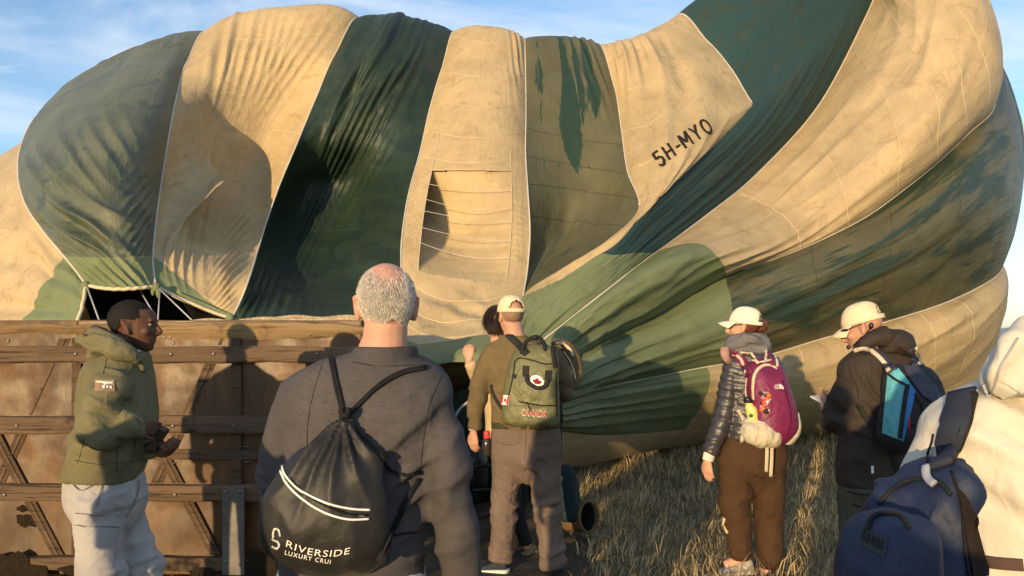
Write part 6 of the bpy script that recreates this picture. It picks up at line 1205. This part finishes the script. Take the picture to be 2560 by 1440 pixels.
onlooker(-1.43, .62, 1.70, 'onlooker left of the camera whose shadow falls on the taupe trousers', MATS['brown_fleece'], MATS['stone'])
onlooker(-.26, -.52, 1.72, 'person taking the photograph whose shadow falls on the black jacket', MATS['green_grey'], MATS['taupe'], 1.0, 'up', (0, 1, 0))
# ================================================================== things on the ground
MATS['canvas'] = fabric('brown_groundsheet', (.075, .058, .042), .85, .15, .3, vs=3, fold=.5, fs=6)
n, m = 70, 60; uu, vv = np.meshgrid(np.linspace(0, 1, n), np.linspace(0, 1, m)); x = -1.15 + uu*(1.55 + .25*vv) ; y = 4.3 + vv*2.8
x = x + .10*n2(vv*3, uu*0, 3, 2); fold = np.abs(n2(x*1.1 + y*.4, y*2.6, 6, 3))
z = .004 + ground_z(x, y) + .045*(1-fold*2.5).clip(0, 1)**2*np.clip((vv-.25)*4, .15, 1) + .008*n2(x*2, y*2, 9, 3)
me = bpy.data.meshes.new('groundsheet'); me.from_pydata(np.stack([x, y, z], -1).reshape(-1, 3).tolist(), [], [(i*n+j, i*n+j+1, (i+1)*n+j+1, (i+1)*n+j) for i in range(m-1) for j in range(n-1)]); gs = link('groundsheet', me, MATS['canvas']); tag(gs, 'rumpled brown canvas groundsheet spread beside the basket', 'groundsheet')
# burner frame of black steel tube
MATS['steel_black'] = plain('black_steel', (.020, .021, .023), .35, .5, .5)
BF = empty('burner_frame', P(1180, 1250, 6.0)); tag(BF, 'black tubular steel burner frame lying beyond the basket\'s end', 'burner frame')
def bar(a, c, r=.014): tube('bar', [P(*a), P(*c)], r, MATS['steel_black'], BF, 8)
for dd in (5.95, 6.45):
    for a, c in (((1020, 1105), (1235, 1105)), ((1150, 1166), (1240, 1164)), ((1140, 1196), (1186, 1194)), ((1150, 1226), (1240, 1224)), ((1176, 1100), (1180, 1236)), ((1162, 1166), (1172, 1232)), ((1150, 1112), (1180, 1138)), ((1060, 1105), (1064, 1240))): bar((*a, dd), (*c, dd))
for px_, py_ in ((1178, 1105), (1178, 1226), (1062, 1105), (1062, 1236), (1238, 1166)): bar((px_, py_, 5.95), (px_ - 6, py_ - 8, 6.45))
tube('hoop', path([P(1132, 1052, 6.2), P(1150, 1022, 6.2), P(1178, 1000, 6.2), P(1210, 988, 6.25)], 20), .010, MATS['cable'], BF, 8)
for px_ in (1110, 1190): mesh('burner_can', *loft_vf([(P(px_, 1215, 6.2), EX*.09, EYv*.09), (P(px_, 1150, 6.2), EX*.10, EYv*.10), (P(px_, 1120, 6.2), EX*.06, EYv*.06)], 20), MATS['black_plastic'], BF)
# teal sack and open leather tube on the grass
tl = Person('x', 5.75, 'skin_fair'); sk_ = remesh('teal_sack', [tl.secs([(1165, 1412, 16, .05), (1190, 1416, 24, .09), (1240, 1420, 28, .12), (1285, 1424, 30, .13), (1296, 1424, 26, .10)], 24, .8)], .010, 4); cloth(sk_, .014, 8, 3, fine=.003)
sk_ = link('teal_sack', sk_, fabric('teal_canvas', (.008, .024, .026), .7, .25, .25, fold=.4)); tag(sk_, 'dark teal canvas sack standing behind the man in taupe trousers', 'sack')
R_ = basis((.75, -.66, .12)); ring = []
def leather(r0, r1, y0, y1, name, mat, par):
    t = np.linspace(0, 2*math.pi, 30, endpoint=False); V_ = [(r*math.cos(a), yy, r*math.sin(a)) for r, yy in ((r0, y0), (r0, y1), (r1, y1), (r1, y0 + .02)) for a in t]; F_ = [(k*30+i, k*30+(i+1) % 30, (k+1)*30+(i+1) % 30, (k+1)*30+i) for k in range(3) for i in range(30)]
    return mesh(name, *tf((V_, F_), R_, P(1466, 1292, 5.72)), mat, par)
MATS['hide'] = fabric('worn_tan_leather', (.12, .072, .028), .7, .3, .3, vs=12)
lt = leather(.115, .108, -.16, .02, 'leather_cover', MATS['hide'], None); tag(lt, 'open round tan leather cover lying in the grass by the teal sack', 'cover'); leather(.122, .106, .005, .028, 'rim', MATS['hide'], lt); leather(.107, .104, -.15, .0, 'dark_inside', MATS['black_cloth'], lt)  # inner ring coloured black for the shade inside the opening

# ================================================================== grass
b = NB('grass_blade'); at_ = b.n('ShaderNodeVertexColor'); at_.layer_name = 'tint'; b.set(at_.outputs['Color'], .7, .25); b.b.inputs['Transmission Weight'].default_value = 0
tr_ = b.n('ShaderNodeBsdfTranslucent'); b.l(at_.outputs['Color'], tr_.inputs[0]); mxs = b.n('ShaderNodeMixShader'); mxs.inputs[0].default_value = .25; b.l(b.b.outputs[0], mxs.inputs[1]); b.l(tr_.outputs[0], mxs.inputs[2]); b.l(mxs.outputs[0], b.out.inputs[0]); MATS['blade'] = b.m
def grass(name, label, roots, lens, leans, az, wid, cols):
    """every blade: a bent tapering strip of two quads and a tip"""
    k = len(roots); d_ = np.stack([np.cos(az), np.sin(az), 0*az], -1); sd_ = np.stack([-np.sin(az + .6), np.cos(az + .6), 0*az], -1)
    P0 = roots; P1 = roots + d_*(leans*lens*.25)[:, None] + np.array([0, 0, 1.])*(lens*.5)[:, None]; P2 = roots + d_*(leans*lens*.85)[:, None] + np.array([0, 0, 1.])*(lens*np.sqrt(np.clip(1-(leans*.8)**2, .05, 1)))[:, None]
    w = wid[:, None]; V_ = np.stack([P0 - sd_*w, P0 + sd_*w, P1 - sd_*w*.75, P1 + sd_*w*.75, P2], 1).reshape(-1, 3)
    i = np.arange(k)*5; me = bpy.data.meshes.new(name); me.vertices.add(k*5); me.vertices.foreach_set('co', V_.ravel())
    quads = np.stack([i, i+1, i+3, i+2], -1); tris = np.stack([i+2, i+3, i+4], -1); loops = np.concatenate([quads, tris], 1).ravel()
    me.loops.add(len(loops)); me.loops.foreach_set('vertex_index', loops.astype(np.int32)); me.polygons.add(2*k); st = np.stack([np.arange(k)*7, np.arange(k)*7 + 4], -1).ravel(); me.polygons.foreach_set('loop_start', st.astype(np.int32)); me.update(calc_edges=True); me.validate()
    ca = me.color_attributes.new('tint', 'FLOAT_COLOR', 'POINT'); c4 = np.concatenate([np.repeat(cols, 5, 0), np.ones((k*5, 1))], 1); ca.data.foreach_set('color', c4.astype(np.float32).ravel())
    o = link(name, me, MATS['blade'], None, False); tag(o, label, 'grass', kind='stuff'); return o
r3 = np.random.default_rng(21)
STRAW, GREEN, BROWN = np.array([.50, .38, .20]), np.array([.135, .13, .062]), np.array([.27, .205, .12])
def field(nc, per, x0, x1, y0, y1, L, spread, wid, mixp, avoid=True, pw=1.0):
    cx_ = r3.uniform(0, 1, nc); cy_ = y0 + (y1-y0)*r3.uniform(0, 1, nc)**pw; lim = cy_*.70 + .4; xa = np.maximum(x0, -lim); xb = np.minimum(x1, lim); cx_ = xa + (xb-xa)*cx_
    if avoid:
        ok = ~((cx_ > -1.25) & (cx_ < .50) & (cy_ < 7.0)) & ~((cx_ < -.8) & (cy_ > 4.7) & (cy_ < 6.3)); cx_, cy_ = cx_[ok], cy_[ok]
    k = len(cx_); dens = .55 + .9*n2(cx_*.8, cy_*.8, 4, 3); cnt = np.maximum(2, (per*np.clip(dens, .25, 1.4)).astype(int)); ids = np.repeat(np.arange(k), cnt); t = len(ids)
    rx = cx_[ids] + r3.normal(size=t)*spread; ry = cy_[ids] + r3.normal(size=t)*spread; roots = np.stack([rx, ry, ground_z(rx, ry) - .015], -1)
    cl = r3.choice(3, k, p=mixp)[ids]; flip = r3.random(t) < .3; cl = np.where(flip, r3.choice(3, t, p=mixp), cl); cols = np.where((cl == 0)[:, None], STRAW, np.where((cl == 1)[:, None], GREEN, BROWN))*r3.uniform(.7, 1.6, (t, 1))
    az = np.arctan2(ry - cy_[ids], rx - cx_[ids]) + r3.normal(size=t)*.7; lens = L*r3.uniform(.4, 1.15, t)*np.where(cl == 1, .7, 1.0)*(.75+.5*r3.random(k)[ids])
    return roots, lens, r3.uniform(.3, 1.2, t), az, wid*r3.uniform(.6, 1.3, t), cols
grass('dry_grass', 'short trampled dry and green grass around the people', *field(9000, 28, -4, 9, 3.4, 13.5, .10, .08, .0028, [.42, .26, .32], pw=.9))
grass('straw_tufts', 'taller golden straw tufts standing in the grass', *field(620, 24, .3, 9, 4.2, 13, .21, .06, .0036, [.8, .05, .15], pw=.9))
grass('far_grass', 'golden savanna grass stretching beyond the balloon', *field(9000, 9, 5, 40, 12, 48, .26, .16, .008, [.55, .2, .25], avoid=False, pw=1.3))

# ================================================================== air: far things fade towards blue
b = NB('haze_air'); b.t.nodes.remove(b.b); pv_ = b.n('ShaderNodeVolumePrincipled'); pv_.inputs['Color'].default_value = (.80, .88, 1.0, 1); pv_.inputs['Density'].default_value = .00012; b.l(pv_.outputs[0], b.out.inputs['Volume'])
hz = mesh('haze', *box_vf((0, 3000, 44.0), (6900, 6100, 46.0)), b.m, None, False); tag(hz, 'thin pale blue morning haze over the plain', 'haze', kind='stuff')
